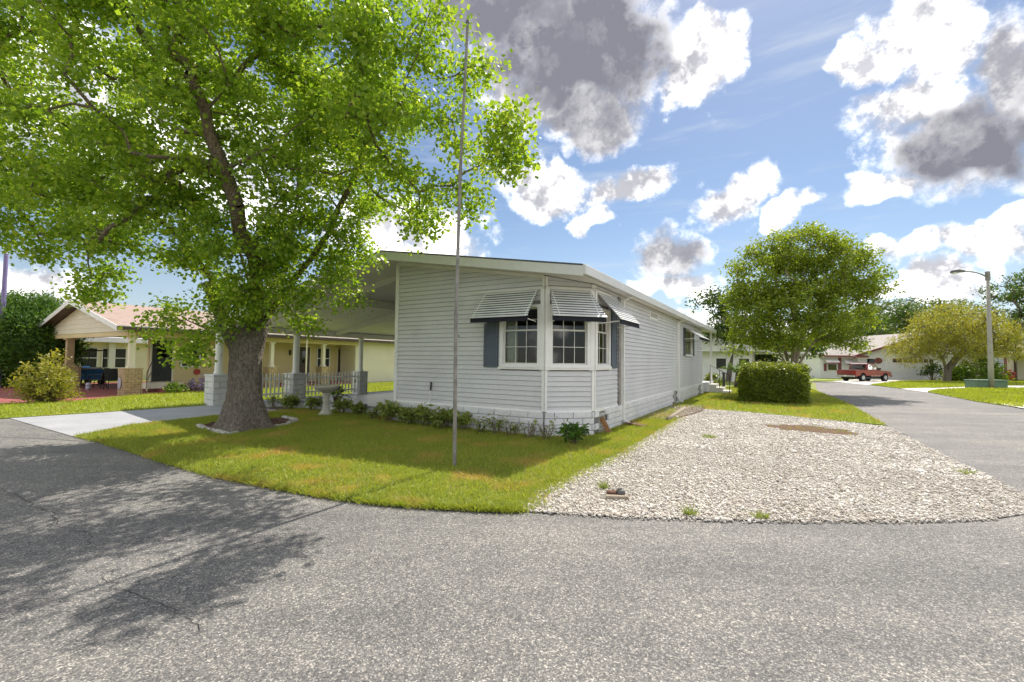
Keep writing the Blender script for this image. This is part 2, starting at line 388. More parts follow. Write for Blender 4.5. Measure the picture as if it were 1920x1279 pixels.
M['screen'] = paint('screen', (.045, .048, .045), .95, .15, 3.0)
M['lampgrey'] = paint('lampgrey', (.33, .315, .27), .75, .1, 3.0, .2)
M['utility'] = paint('utility', (.10, .17, .11), .5, .12, 3.0, .2)
M['roofwhite'] = paint('roofwhite', (.66, .66, .66), .55, .05, 1.0, .1)
M['red_sign'] = paint('red_sign', (.42, .05, .035), .5, .1, 8.0)
M['blue'] = paint('blue', (.03, .16, .38), .3, .08, 4.0)
M['purple'] = paint('purple', (.20, .16, .34), .5, .1, 4.0)
M['terracotta'] = paint('terracotta', (.42, .10, .05), .8, .15, 8.0)
M['lavender_ring'] = paint('plaque', (.42, .40, .48), .6, .15, 30)
M['tyre'] = paint('tyre', (.014, .014, .015), .85, .15, 20)
M['rim'] = paint('rim', (.50, .50, .50), .35, .1, 9, metal=.6)
M['bumper'] = paint('bumper', (.50, .49, .47), .3, .1, 5, metal=.5)
M['lens_red'] = paint('lens_red', (.30, .02, .015), .2, .1, 5)
def carpaint():
    mt, nt, b, _ = nodemat('red_car_paint'); b.inputs['Base Color'].default_value = (.33, .018, .022, 1); b.inputs['Roughness'].default_value = .32
    g = N(nt, 'ShaderNodeNewGeometry').outputs['Position']
    nt.links.new(ramp(nt, noise_n(nt, g, 2.0, 4).outputs[0], [(.3, (.19, .012, .016)), (.7, (.26, .017, .021))]), b.inputs['Base Color'])
    b.inputs['Coat Weight'].default_value = .5; b.inputs['Coat Roughness'].default_value = .08; return mt
M['carpaint'] = carpaint()
def glass(name, tint=(.9, .95, .93), refl=.10, dark=0.0):
    mt, nt, b, out = nodemat(name); nt.nodes.remove(b)
    tr = N(nt, 'ShaderNodeBsdfTransparent'); tr.inputs[0].default_value = c4(tint)
    gl = N(nt, 'ShaderNodeBsdfGlossy'); gl.inputs['Roughness'].default_value = .03; gl.inputs[0].default_value = (1, 1, 1, 1)
    lw = N(nt, 'ShaderNodeFresnel'); lw.inputs[0].default_value = 1.5
    a = N(nt, 'ShaderNodeMath', operation='MULTIPLY_ADD'); nt.links.new(lw.outputs[0], a.inputs[0]); a.inputs[1].default_value = .7; a.inputs[2].default_value = refl * .15
    g = N(nt, 'ShaderNodeNewGeometry').outputs['Position']
    bp = N(nt, 'ShaderNodeBump'); bp.inputs['Strength'].default_value = .04; nt.links.new(noise_n(nt, g, 3, 2).outputs[0], bp.inputs['Height']); nt.links.new(bp.outputs[0], gl.inputs['Normal'])
    ms = N(nt, 'ShaderNodeMixShader'); nt.links.new(a.outputs[0], ms.inputs[0]); nt.links.new(tr.outputs[0], ms.inputs[1]); nt.links.new(gl.outputs[0], ms.inputs[2])
    nt.links.new(ms.outputs[0], out.inputs[0]); return mt
M['glass'] = glass('glass', (.62, .68, .64), .12)
M['carglass'] = glass('carglass', (.28, .33, .32), .2)
def gravelmat():
    mt, nt, b, _ = nodemat('gravel_stone'); ge = N(nt, 'ShaderNodeNewGeometry')
    col = ramp(nt, ge.outputs['Random Per Island'], [(0, (.27, .225, .19)), (.10, (.46, .415, .355)), (.5, (.60, .56, .495)), (.8, (.69, .655, .60)), (1, (.79, .77, .73))])
    n = noise_n(nt, ge.outputs['Position'], .8, 4)
    col = mixc(nt, 1.0, col, ramp(nt, n.outputs[0], [(.3, (.82, .80, .78)), (.65, (1, 1, 1))]), 'MULTIPLY')
    nt.links.new(col, b.inputs['Base Color']); b.inputs['Roughness'].default_value = .85; return mt
M['gravel'] = gravelmat()
def gravelbase():
    mt, nt, b, _ = nodemat('gravel_base'); g = N(nt, 'ShaderNodeNewGeometry').outputs['Position']
    v = N(nt, 'ShaderNodeTexVoronoi'); nt.links.new(g, v.inputs[0]); v.inputs['Scale'].default_value = 42
    sp = N(nt, 'ShaderNodeSeparateColor'); nt.links.new(v.outputs['Color'], sp.inputs[0])
    nt.links.new(ramp(nt, sp.outputs[0], [(0, (.34, .295, .25)), (.5, (.50, .45, .395)), (1, (.62, .58, .53))]), b.inputs['Base Color'])
    b.inputs['Roughness'].default_value = .9; bump(nt, b, v.outputs['Distance'], 1.0, .03); return mt
M['gravelbase'] = gravelbase()

# ------------------------------------------------------------------ house frame: x to the right along the front wall, y away along the side wall
AZ = R(30.6)
A0 = gnd(1020, 821); UV = Vector((math.sin(AZ), math.cos(AZ), 0)); XV = Vector((math.cos(AZ), -math.sin(AZ), 0))
def HL(x, y, z=0.0): return A0 + XV * x + UV * y + Vector((0, 0, z))
def loc_of(p): q = Vector(p) - A0; return Vector((q.dot(XV), q.dot(UV), p[2]))
def on_x(px, py, x0):
    d = ray(px, py); o = Vector((0, 0, EYE)); t = (x0 - loc_of(o).x) / d.dot(XV); return loc_of(o + d * t)
def on_y(px, py, y0):
    d = ray(px, py); o = Vector((0, 0, EYE)); t = (y0 - loc_of(o).y) / d.dot(UV); return loc_of(o + d * t)

# ------------------------------------------------------------------ ground sheets
def sheet(name, poly, z, mat, thick=0.0, label=None, kind='structure'):
    mb = MB()
    if thick: mb.prism([(p[0], p[1]) for p in poly], z - thick, z)
    else: mb.add([(p[0], p[1], z) for p in poly], [tuple(range(len(poly)))])
    me = mb.mesh(name); bm = bmesh.new(); bm.from_mesh(me); bmesh.ops.recalc_face_normals(bm, faces=bm.faces)
    if not thick and bm.faces[:] and bm.faces[0].normal.z < 0: bmesh.ops.reverse_faces(bm, faces=bm.faces)
    bmesh.ops.triangulate(bm, faces=bm.faces); bm.to_mesh(me); bm.free()
    o = link(name, me, mat); tag(o, label, kind=kind); return o
G = lambda L, z=0.0: [gnd(x, y, z) for x, y in L]
sheet('ground', [(-900, -300), (900, -300), (900, 1500), (-900, 1500)], -.03, M['turf_far'])
lawn_edge = [(150, 819), (200, 832), (300, 864), (400, 893), (500, 913), (600, 931), (700, 945), (800, 953), (900, 958), (972, 960)]
grav_left = [(972, 960), (1000, 926), (1050, 902), (1120, 871), (1180, 841), (1232, 810), (1264, 790), (1276, 773)]
grav_near = [(1010, 962), (1160, 970), (1400, 977), (1700, 978), (1880, 972), (1935, 962)]
grav_right = [(1935, 938), (1860, 896), (1800, 870), (1760, 850), (1700, 820), (1663, 801)]
grav_back = [(1520, 786), (1400, 774), (1285, 766)]
road_poly = [(-45, -14), (45, -14)] + [(60, 20)] + G([(2150, 800), (1920, 766), (1828, 752.6), (1736, 735), (1622, 721), (1560, 715.5), (1450, 713.5)]) + G([(1450, 716), (1528, 719), (1533, 735), (1587, 757), (1671, 803)]) + [gnd(1285, 766), (1.5, 12), (-8, 12)] + G([(-40, 784)]) + [(-45, 12)]
road = sheet('road', road_poly, 0.0, M['asphalt'])
# thin cracks in the old asphalt
def crack(pts, w):
    P = [gnd(*p) for p in pts]; Q = []
    for i in range(len(P) - 1):
        for k in range(7):
            t = k / 7; q = P[i].lerp(P[i + 1], t); Q.append(q + Vector((random.gauss(0, .018), random.gauss(0, .018), 0)))
    Q.append(P[-1]); vs = []; fs = []
    for i, q in enumerate(Q):
        d = (Q[min(i + 1, len(Q) - 1)] - Q[max(0, i - 1)]).normalized(); n = Vector((-d.y, d.x, 0)); ww = w * random.uniform(.3, 1.2) * (1 if 0 < i < len(Q) - 1 else .1)
        vs += [q + n * ww, q - n * ww]
        if i: fs.append((2 * i - 2, 2 * i - 1, 2 * i + 1, 2 * i))
    o = part('crack', MB().add([(v.x, v.y, .004) for v in vs], fs), M['tyre'], road)
crack([(0, 915), (60, 945), (100, 965), (110, 985)], .004); crack([(110, 985), (165, 1000), (165, 1030)], .003); crack([(205, 1080), (215, 1105), (265, 1118), (275, 1140)], .003)
crack([(290, 1120), (345, 1158), (380, 1190)], .0022)
drv = G([(15, 784), (22, 784), (185, 774), (378, 760.5)]) + [HL(-12.4, .2), HL(-12.4, 14), HL(-4.3, 14), HL(-4.3, 1.2), HL(-9.0, 1.2)] + G([(500, 774), (410, 780.5), (245, 798), (140, 820)])
sheet('driveway', drv, .010, M['concrete'])
LAWNS = {}
def lawn(name, poly, mat='turf', z=.03, thick=.05):
    LAWNS[name] = poly; return sheet(name, poly, z, M[mat], thick)
lawn('front_lawn', G(lawn_edge) + G(grav_left[1:]) + [HL(.75, 7.8), HL(.75, 2), HL(-.2, .3), HL(-4.3, .5), HL(-8.7, .9)] + G([(500, 775), (410, 781), (245, 799)]))
lawn('side_lawn', [HL(.75, 7.9)] + G([(1278, 768)] + grav_back[::-1]) + G([(1662, 799), (1587, 756), (1533, 735), (1528, 718), (1450, 716)]) + [HL(-3, 60), HL(-3, 17), HL(.75, 16.6)])
lawn('neighbour_lawn', G([(-120, 795), (0, 786), (22, 784.6), (185, 774.6), (378, 761.5)]) + [HL(-12.45, .2), HL(-12.45, 34), HL(-18.3, 34), HL(-18.3, .2)] + G([(232, 744), (140, 754), (0, 759), (-120, 764)]), 'turf_far')
lawn('kerbside_lawn', G([(1740, 735.5), (1828, 753), (1920, 766.5), (2150, 800), (2150, 735), (1920, 728.5), (1850, 728), (1760, 731)]), 'turf_far')
lawn('opposite_lawn', G([(1632, 721.7), (1690, 729), (1760, 727), (1850, 723), (1960, 722), (1960, 714), (1860, 713), (1690, 715)]), 'turf_far')
lawn('corner_lawn', G([(1528, 714), (1585, 713), (1570, 707.5), (1520, 706.5)]), 'turf_far', .02)
sheet('far_driveway', G([(1560, 715), (1625, 722), (1690, 714.5), (1790, 711.5), (1650, 709.5), (1590, 712.5)]), .012, M['white_conc'])
sheet('side_driveway', G([(1668, 726), (1738, 736), (1766, 731.5), (1850, 729), (1960, 730), (1960, 723), (1850, 724), (1750, 728)]), .012, M['white_conc'])
sheet('drive_apron', G([(1860, 756.5), (1925, 758), (2150, 765), (2150, 801), (1925, 768.5)]), .04, M['white_conc'])
sheet('red_driveway', G([(-300, 768), (0, 759), (140, 754), (232, 744)]) + [HL(-18.4, .2), HL(-20.4, 4.5), HL(-30.4, 4.5), HL(-30.4, -8)], .012, M['redpave'])
grav_poly = G(grav_left) + G(grav_back[::-1]) + G(grav_right[::-1]) + G(grav_near[::-1])
sheet('gravel_bed', grav_poly, .012, M['gravelbase'])
sheet('gravel_path', G([(1285, 766), (1400, 774), (1520, 786), (1664, 801.5), (1700, 815), (1560, 795), (1420, 782), (1300, 771)]), .018, paint("grey_screenings", (.25, .245, .235), .9, .2, 25.0, .4, .8), 0.0)
def ellipse_pts(cx, cy, ax, ay, rot, n=28, jit=.12):
    out = []
    for k in range(n):
        a = 2 * math.pi * k / n; r = 1 + random.uniform(-jit, jit) * 1.6
        out.append((cx + r * (ax * math.cos(a) * math.cos(rot) - ay * math.sin(a) * math.sin(rot)), cy + r * (ax * math.cos(a) * math.sin(rot) + ay * math.sin(a) * math.cos(rot))))
    return out
dc = gnd(1522, 807); dl = gnd(1432, 798); dr = gnd(1612, 817)
dirt_poly = ellipse_pts(dc.x, dc.y, (dr - dl).length / 2, .62, math.atan2(dr.y - dl.y, dr.x - dl.x))
sheet('dirt_patch', dirt_poly, .020, M['mulch'])

# stones of the gravel bed
def gravel_stones(n, poly, holes):
    P = scatter(poly, n)
    for h in holes: P = P[~pip(h, P)]
    n = len(P); d = np.hypot(P[:, 0], P[:, 1])
    cube = np.array([(-1, -1, -1), (1, -1, -1), (1, 1, -1), (-1, 1, -1), (-1, -1, 1), (1, -1, 1), (1, 1, 1), (-1, 1, 1)], float) * [.75, .75, .5]
    fc = np.array([(0, 3, 2, 1), (4, 5, 6, 7), (0, 1, 5, 4), (1, 2, 6, 5), (2, 3, 7, 6), (3, 0, 4, 7)])
    s = rng.lognormal(math.log(.0102), .38, n)[:, None, None] * (1 + .25 * (d > 9))[:, None, None]
    V = cube[None] * rng.uniform(.55, 1.25, (n, 1, 3)) * rng.uniform(.6, 1.15, (n, 8, 1)) * s
    a = rng.uniform(0, 2 * math.pi, n); t = rng.normal(0, .35, n)
    ct, st = np.cos(t)[:, None], np.sin(t)[:, None]
    V = np.stack([V[:, :, 0], V[:, :, 1] * ct - V[:, :, 2] * st, V[:, :, 1] * st + V[:, :, 2] * ct], 2)
    ca, sa = np.cos(a)[:, None], np.sin(a)[:, None]
    V = np.stack([V[:, :, 0] * ca - V[:, :, 1] * sa, V[:, :, 0] * sa + V[:, :, 1] * ca, V[:, :, 2]], 2)
    V += np.concatenate([P, (rng.uniform(.006, .026, n))[:, None]], 1)[:, None, :]
    F = (fc[None] + (np.arange(n) * 8)[:, None, None]).reshape(-1, 4)
    return npmesh('gravel', V.reshape(-1, 3), F)
o = link('gravel', gravel_stones(130000, grav_poly, [[(dc.x + (p[0] - dc.x) * .97, dc.y + (p[1] - dc.y) * .97) for p in dirt_poly]]), M['gravel']); tag(o, 'loose pale gravel covering the corner beside the house', 'gravel', kind='stuff')
gx = [gnd(960, 957), gnd(1010, 963.5), gnd(1160, 974), gnd(1400, 982), gnd(1700, 983), gnd(1880, 977), gnd(1870, 973), gnd(1700, 977), gnd(1400, 976), gnd(1160, 969), gnd(1010, 960)]
o = link('gravel', gravel_stones(900, gx, []), M['gravel']); tag(o, 'gravel stones strewn along the road edge', 'gravel', kind='stuff')

# grass blades
def blades(P, h, w, lean=.5, z=.03, hv=.35):
    n = len(P); a = rng.uniform(0, 2 * math.pi, n); b = rng.uniform(0, 2 * math.pi, n)
    hh = h * rng.lognormal(0, hv, n); ln = hh * rng.uniform(.1, lean * 2, n)
    base = np.concatenate([P, np.full((n, 1), z)], 1)
    dx = np.stack([np.cos(a), np.sin(a), np.zeros(n)], 1) * (w * rng.uniform(.7, 1.3, n))[:, None]
    tip = base + np.stack([np.cos(b) * ln, np.sin(b) * ln, hh], 1)
    V = np.stack([base - dx, base + dx, tip], 1).reshape(-1, 3)
    return V, np.arange(3 * n).reshape(-1, 3)
def grass(name, label, poly, n, h, w, mat='grass', z=.028, holes=(), lean=.6):
    P = scatter(poly, n)
    for q in holes: P = P[~pip(q, P)]
    V, F = blades(P, h, w, lean, z)
    o = link(name, npmesh(name, V, F), M[mat]); return tag(o, label, 'grass', kind='stuff')
tb = gnd(455, 803); ring = [gnd(*p) for p in [(372, 803), (425, 818), (478, 808), (540, 799), (556, 792), (530, 786), (400, 795)]]
fl = LAWNS['front_lawn']
grass('grass', 'patchy green and brown grass of the lawn before the grey house', fl, 230000, .034, .0055, holes=[ring])
tp = scatter(fl, 2600); tp = tp[~pip(ring, tp)]; tp = np.repeat(tp, 7, 0) + rng.normal(0, .018, (len(tp) * 7, 2))
V, F = blades(tp, .062, .0055, .8, .028); tag(link('grass', npmesh('grass', V, F), M['grass']), 'taller tufts standing out of the front lawn', 'grass', kind='stuff')
dry = scatter(fl, 10000); dry = dry[~pip(ring, dry)]; V, F = blades(dry, .022, .006, 1.6, .03); tag(link('grass', npmesh('grass', V, F), M['straw']), 'dry straw lying in the front lawn', 'grass', kind='stuff')
edge = []
for poly, num, spread in ((G(lawn_edge), 16000, .05), (G(grav_left), 7000, .12)):
    for _ in range(num):
        i = random.randrange(len(poly) - 1); q = poly[i].lerp(poly[i + 1], random.random()); edge.append((q.x + random.gauss(0, spread), q.y + random.gauss(0, spread * .6)))
V, F = blades(np.array(edge), .042, .006, .9, .012); tag(link('grass', npmesh('grass', V, F), M['grass']), 'ragged grass overhanging the edge of the front lawn', 'grass', kind='stuff')
sl = [p for p in LAWNS['side_lawn']]
grass('grass', 'yellow green grass around the clipped hedge', [HL(.8, 7.9)] + G([(1278, 768)] + grav_back[::-1]) + G([(1662, 799), (1587, 756), (1533, 735), (1500, 722), (1400, 722)]) + [HL(.8, 20)], 60000, .05, .011)
grass('grass', 'sunlit grass between the carport and the yellow house', LAWNS['neighbour_lawn'], 75000, .055, .013, 'grass_far')
grass('grass', 'bright grass around the street lamp', LAWNS['kerbside_lawn'], 26000, .07, .03, 'grass_far')
grass('grass', 'grass before the garage across the street', LAWNS['opposite_lawn'], 16000, .07, .035, 'grass_far')
def weed(px, py, label, n=70, r=.06, h=.09, z=.02):
    c = gnd(px, py); a = rng.uniform(0, 6.28, n); rr = r * np.sqrt(rng.uniform(0, 1, n))
    V, F = blades(np.stack([c.x + rr * np.cos(a), c.y + rr * np.sin(a)], 1), h, .006, 1.0, z)
    tag(link('weed', npmesh('weed', V, F), M['leaf_shrub']), label, 'weed')
weed(1330, 822, 'flat green weed in the middle of the gravel', 160, .13, .05)
weed(1132, 918, 'small yellow weed beside the sprinkler box in the gravel', 60, .06, .08)
weed(1293, 968, 'left of two weeds at the gravel edge by the road', 60, .06, .07)
weed(1425, 973, 'right of two weeds at the gravel edge by the road', 60, .07, .06)
weed(1810, 890, 'small weed at the gravel edge toward the side street', 60, .09, .06)
dp = scatter(dirt_poly, 260); V, F = blades(dp, .035, .007, .9, .02); tag(link('grass', npmesh('grass', V, F), M['grass']), 'thin grass on the bare patch in the gravel', 'grass', kind='stuff')

# ================================================================== the grey house
HOUSE = thing('grey_house', 'pale grey sided house with chamfered corner, bay windows and attached carport', 'house', A0, -AZ)
LXW, RXW, CH, YB = -4.24, .78, .78, 16.4
RIDX, RIDZ, EAVR, EAVL = -4.20, 4.27, 1.10, -12.35
def roofz(x): return RIDZ - (x - RIDX) * .163 if x >= RIDX else RIDZ - (RIDX - x) * .187
YF, YK = -.62, 19.2
SK = .53      # top of the block skirting
S2 = math.sqrt(.5)
TF = lambda s, o, z: (s, -o, z)                                        # front wall, s = x
TC = lambda s, o, z: (s * S2 + o * S2, s * S2 - o * S2, z)             # chamfer, s from the front-wall corner
TR = lambda s, o, z: (RXW + o, CH + s, z)                              # right wall, s from the chamfer
CHL = CH / S2
def lintop(T):  # wall top under the roof
    return lambda s: roofz(T(s, 0, 0)[0]) - .21
# openings s0,s1,z0,z1
OPN = {'F': [(-1.06, -.10, 1.47, 2.78)], 'C': [(.10, 1.0, 1.47, 2.78)], 'R': [(.10, .98, 1.47, 2.78), (10.75, 12.45, 1.86, 3.0)]}
def wallcore(name, T, s0, s1, holes, th=.10, zb=0.0):
    mb = MB(); cuts = sorted(set([s0, s1] + [h[0] for h in holes] + [h[1] for h in holes])); top = lintop(T)
    for a, b in zip(cuts[:-1], cuts[1:]):
        segs = [(zb, None)]
        for h in holes:
            if h[0] <= a + 1e-6 and b <= h[1] + 1e-6: segs = [(zb, h[2]), (h[3], None)]
        for z0, z1 in segs:
            za, zc = (z1, z1) if z1 is not None else (top(a) + .05, top(b) + .05)
            mb.extrude([T(a, -.012, z0), T(b, -.012, z0), T(b, -.012, zc), T(a, -.012, za)], [T(a, -th, z0), T(b, -th, z0), T(b, -th, zc), T(a, -th, za)])
    return part(name, mb, M['mortar'], HOUSE)  # dark core seen through plank gaps stands in for lap shadow
wallcore('wall', TF, LXW, 0, OPN['F']); wallcore('wall', TC, 0, CHL, OPN['C']); wallcore('wall', TR, 0, YB - CH, OPN['R'])
part('wall', MB().box(LXW + .02, LXW + .10, .12, YB, .02, 3.9), M['siding'], HOUSE)
part('wall', MB().box(LXW + .1, RXW - .1, YB - .1, YB, .02, 3.2), M['siding'], HOUSE)
part('floor', MB().prism([(LXW + .12, .15), (-.15, .15), (RXW - .15, CH + .1), (RXW - .15, YB - .2), (LXW + .12, YB - .2)], .55, .62), M['interior'], HOUSE)
part('partition_wall', MB().box(LXW + .12, RXW - .12, 3.6, 3.7, .62, 3.2), M['interior'], HOUSE)
PH = .106
def planks(T, s0, s1, holes, zb=SK):
    top = lintop(T); k = 0
    while True:
        z0 = zb + k * PH; z1 = z0 + PH; k += 1
        if z0 > max(top(s0), top(s1)): break
        spans = [(s0, s1)]
        for h in holes:
            if z0 < h[3] and z1 > h[2]:
                spans = [q for (a, b) in spans for q in ((a, min(b, h[0])), (max(a, h[1]), b)) if q[1] - q[0] > .02]
        for a, b in spans:
            # split long runs where boards butt
            cuts = [a]
            while b - cuts[-1] > 5.2: cuts.append(cuts[-1] + random.uniform(3.0, 4.2))
            cuts.append(b)
            for c, d in zip(cuts[:-1], cuts[1:]):
                poly = [(c, z0 + .002), (d, z0 + .002), (d, z1 - .004), (c, z1 - .004)]
                t0, t1 = top(c), top(d); m_ = (t1 - t0) / (d - c) if d > c else 0
                f = lambda s: t0 + m_ * (s - c)
                out = []
                for i in range(4):       # clip under the sloping roof line
                    p, q = poly[i], poly[(i + 1) % 4]; ip, iq = p[1] <= f(p[0]), q[1] <= f(q[0])
                    if ip: out.append(p)
                    if ip != iq:
                        dp, dq = p[1] - f(p[0]), q[1] - f(q[0]); t = dp / (dp - dq); out.append((p[0] + (q[0] - p[0]) * t, p[1] + (q[1] - p[1]) * t))
                if len(out) < 3: continue
                off = lambda z: .026 - .022 * (z - z0) / PH
                fr_ = [T(s + .0015, off(z), z) for s, z in out]; bk = [T(s + .0015, -.010, z) for s, z in out]
                part('siding_plank', MB().extrude(fr_, bk), M['siding'], HOUSE)
planks(TF, LXW + .07, -.05, OPN['F']); planks(TC, .05, CHL - .05, OPN['C']); planks(TR, .05, YB - CH, OPN['R'])
# block skirting
def blockmesh(w, h, d=.05):
    e = .008
    mb = MB(); j = lambda: random.uniform(-.003, .003)
    fr_ = [(e, -d + j(), e), (w - e, -d + j(), e), (w - e, -d + j(), h - e), (e, -d + j(), h - e)]
    md = [(0, -d + .012, 0), (w, -d + .012, 0), (w, -d + .012, h), (0, -d + .012, h)]
    bk = [(0, 0, 0), (w, 0, 0), (w, 0, h), (0, 0, h)]
    mb.add(fr_ + md + bk, [(0, 1, 2, 3)] + [(4 + i, 4 + (i + 1) % 4, (i + 1) % 4, i) for i in range(4)] + [(8 + i, 8 + (i + 1) % 4, 4 + (i + 1) % 4, 4 + i) for i in range(4)])
    return mb.mesh('block')
def blockwall(parent, s0, s1, z0, rows, bh, bw, base, rz, name='block', mat='block', off=.02, d=.05, skip=()):
    """running bond; base = local origin, rz = direction of s"""
    full = [blockmesh(bw - .008, bh - .008, d) for _ in range(3)]; cache = {}
    for r in range(rows):
        s = s0 - (bw / 2 if r % 2 else 0)
        while s < s1 - .01:
            a, b = max(s, s0), min(s + bw, s1); s += bw
            if b - a < .04: continue
            if any(a < k[1] and b > k[0] and z0 + r * bh < k[3] and z0 + (r + 1) * bh > k[2] for k in skip): continue
            w = round(b - a, 3)
            if abs(w - bw) < 1e-3: me = random.choice(full)
            else: me = cache.setdefault(w, blockmesh(w - .008, bh - .008, d))
            ca, sa = math.cos(rz), math.sin(rz)
            p = (base[0] + ca * a + sa * off * 0, base[1] + sa * a, base[2] + z0 + r * bh)
            link(name, me, M[mat], parent, loc=p, rot=(0, 0, rz))
NR, BHT = 4, .132
blockwall(HOUSE, LXW - .10, 0, .0, NR, BHT, .42, (0, -.012, 0), 0)
blockwall(HOUSE, 0.0, CHL, .0, NR, BHT, .42, (.0085, -.0085, 0), R(45))
blockwall(HOUSE, 0.0, YB - CH, .0, NR, BHT, .42, (RXW + .012, CH, 0), R(90), skip=[(.22, .62, -.1, .5), (8.2, 8.7, -.1, .55), (14.2, 14.6, -.1, .5)])
def vent(s, w, h, z, lab):
    mb = MB(); fr_ = part('vent', mb.box(s, s + w, -.01, .045, z, z + h, TR), M['vent'], HOUSE)
    for k in range(5): part('louvre', MB().box(s + .03, s + w - .03, .045, .058, z + .04 + k * (h - .06) / 5, z + .04 + k * (h - .06) / 5 + .02, TR), M['gal'], fr_)
vent(.24, .36, .42, .04, ''); vent(8.24, .42, .46, .08, ''); vent(14.22, .36, .42, .04, '')
v = part('vent', MB().box(4.78, 5.78, .0, .035, 2.92, 3.16, TR), M['trim'], HOUSE)
part('louvre', MB().box(4.85, 5.71, .035, .045, 2.98, 3.12, TR), M['vent'], v)
# corner boards and base trim
def trimbox(name, *a, mat='trim', **k): return part(name, MB().box(*a), M[mat], HOUSE, **k)
part('corner_board', MB().box(LXW - .025, LXW + .07, -.035, .10, SK, roofz(LXW) - .22), M['trim'], HOUSE)
for T, s, w in ((TF, -.05, .05), (TC, 0, .05), (TC, CHL - .05, .05), (TR, 0, .05)):
    part('corner_board', MB().box(s, s + w, -.01, .034, SK + .004, 1.40, T), M['trim'], HOUSE)
    part('corner_board', MB().box(s, s + w, -.01, .034, 3.16, lintop(T)(s) - .01, T), M['trim'], HOUSE)
for T, a, b in ((TF, LXW + .07, -.05), (TC, .05, CHL - .05), (TR, .05, YB - CH)):
    part('base_trim', MB().box(a, b, -.01, .028, SK - .035, SK + .03, T), M['trim'], HOUSE)
    n = int((b - a) / 6) + 1
# window bay band: head and sill trim that run round the chamfered corner
for T, a, b in ((TF, -1.12, -.0), (TC, 0, CHL), (TR, 0, 1.06)):
    part('sill_trim', MB().box(a, b, -.005, .060, 1.405, 1.455, T), M['trim'], HOUSE)
    part('head_trim', MB().box(a - (.75 if T is TF else 0), b, -.005, .050, 3.10, 3.15, T), M['trim_cream'], HOUSE)
for T, a, b in ((TF, -.08, 0), (TC, 0, .09), (TC, CHL - .09, CHL), (TR, 0, .09)):
    part('mullion_board', MB().box(a, b, -.005, .052, 1.457, 3.098, T), M['trim'], HOUSE)
def window(T, s0, s1, z0, z1, cols=3, rows=2, parent=HOUSE):
    w = MB(); cw = .055
    w.box(s0 - .03, s0 + cw, -.05, .045, z0 - .02, z1, T).box(s1 - cw, s1 + .03, -.05, .045, z0 - .02, z1, T).box(s0 + cw, s1 - cw, -.05, .045, z1 - cw, z1, T).box(s0 + cw, s1 - cw, -.05, .045, z0 - .02, z0 + .045, T)
    win = part('window', w, M['trim'], parent)
    a, b = s0 + cw, s1 - cw; zm = z0 + .045 + (z1 - z0 - .10) * .60
    part('sill', MB().box(s0 - .01, s1 + .01, .045, .075, z0 - .025, z0 + .012, T), M['trim'], win)
    for (c, d, o) in ((z0 + .045, zm + .02, -.012), (zm - .02, z1 - cw, -.032)):
        sw = .03; f = MB()
        f.box(a, a + sw, o - .016, o, c, d, T).box(b - sw, b, o - .016, o, c, d, T).box(a + sw, b - sw, o - .016, o, c, c + sw, T).box(a + sw, b - sw, o - .016, o, d - sw, d, T)
        part('sash', f, M['trim_cream'], win)
        pw = (b - a - 2 * sw) / cols; ph = (d - c - 2 * sw) / rows; g = MB()
        for i in range(1, cols): g.box(a + sw + i * pw - .006, a + sw + i * pw + .006, o - .012, o - .003, c + sw, d - sw, T)
        for j in range(1, rows):
            for i in range(cols): g.box(a + sw + i * pw + .006, a + sw + (i + 1) * pw - .006, o - .012, o - .003, c + sw + j * ph - .006, c + sw + j * ph + .006, T)
        part('muntin', g, M['trim_cream'], win)
        for i in range(cols):
            for j in range(rows):
                x0, x1, y0, y1 = a + sw + i * pw + .001, a + sw + (i + 1) * pw - .001, c + sw + j * ph + .001, c + sw + (j + 1) * ph - .001
                part('pane', MB().add([T(x0, o - .014, y0), T(x1, o - .014, y0), T(x1, o - .014, y1), T(x0, o - .014, y1)], [(0, 1, 2, 3)]), M['glass'], win)
    return win
window(TF, *OPN['F'][0]); window(TC, *OPN['C'][0]); window(TR, *OPN['R'][0]); window(TR, *OPN['R'][1], cols=2, rows=1)
# curtain just inside the front window
cu = MB(); n = 14
vs = []; fs = []
for k in range(n + 1):
    x = -1.0 + .28 * k / n; y = .13 + .018 * math.sin(k * 2.1)
    vs += [(x, y, 1.45), (x, y, 2.8)]
    if k: fs.append((2 * k - 2, 2 * k, 2 * k + 1, 2 * k - 1))
part('curtain', cu.add(vs, fs), M['curtain'], HOUSE)
def shutter(T, s0, s1, z0, z1):
    m_ = MB().box(s0, s1, .018, .045, z0, z1, T); sh = part('shutter', m_, M['shutter'], HOUSE)
    st = .045
    part('shutter_frame', MB().box(s0, s0 + st, .045, .058, z0, z1, T).box(s1 - st, s1, .045, .058, z0, z1, T).box(s0 + st, s1 - st, .045, .058, z0, z0 + .06, T).box(s0 + st, s1 - st, .045, .058, z1 - .06, z1, T), M['shutter'], sh)
    k = 0
    while z0 + .07 + k * .062 < z1 - .1:
        zz = z0 + .07 + k * .062; part('slat', MB().extrude([T(s0 + st, .046, zz), T(s1 - st, .046, zz), T(s1 - st, .046, zz + .05), T(s0 + st, .046, zz + .05)], [T(s0 + st, .057, zz), T(s1 - st, .057, zz), T(s1 - st, .047, zz + .05), T(s0 + st, .047, zz + .05)]), M['shutter'], sh); k += 1
shutter(TF, -1.50, -1.13, 1.44, 2.82); shutter(TR, 1.08, 1.48, 1.43, 2.82)
shutter(TR, 10.36, 10.70, 1.86, 3.0); shutter(TR, 12.52, 12.86, 1.86, 3.0)
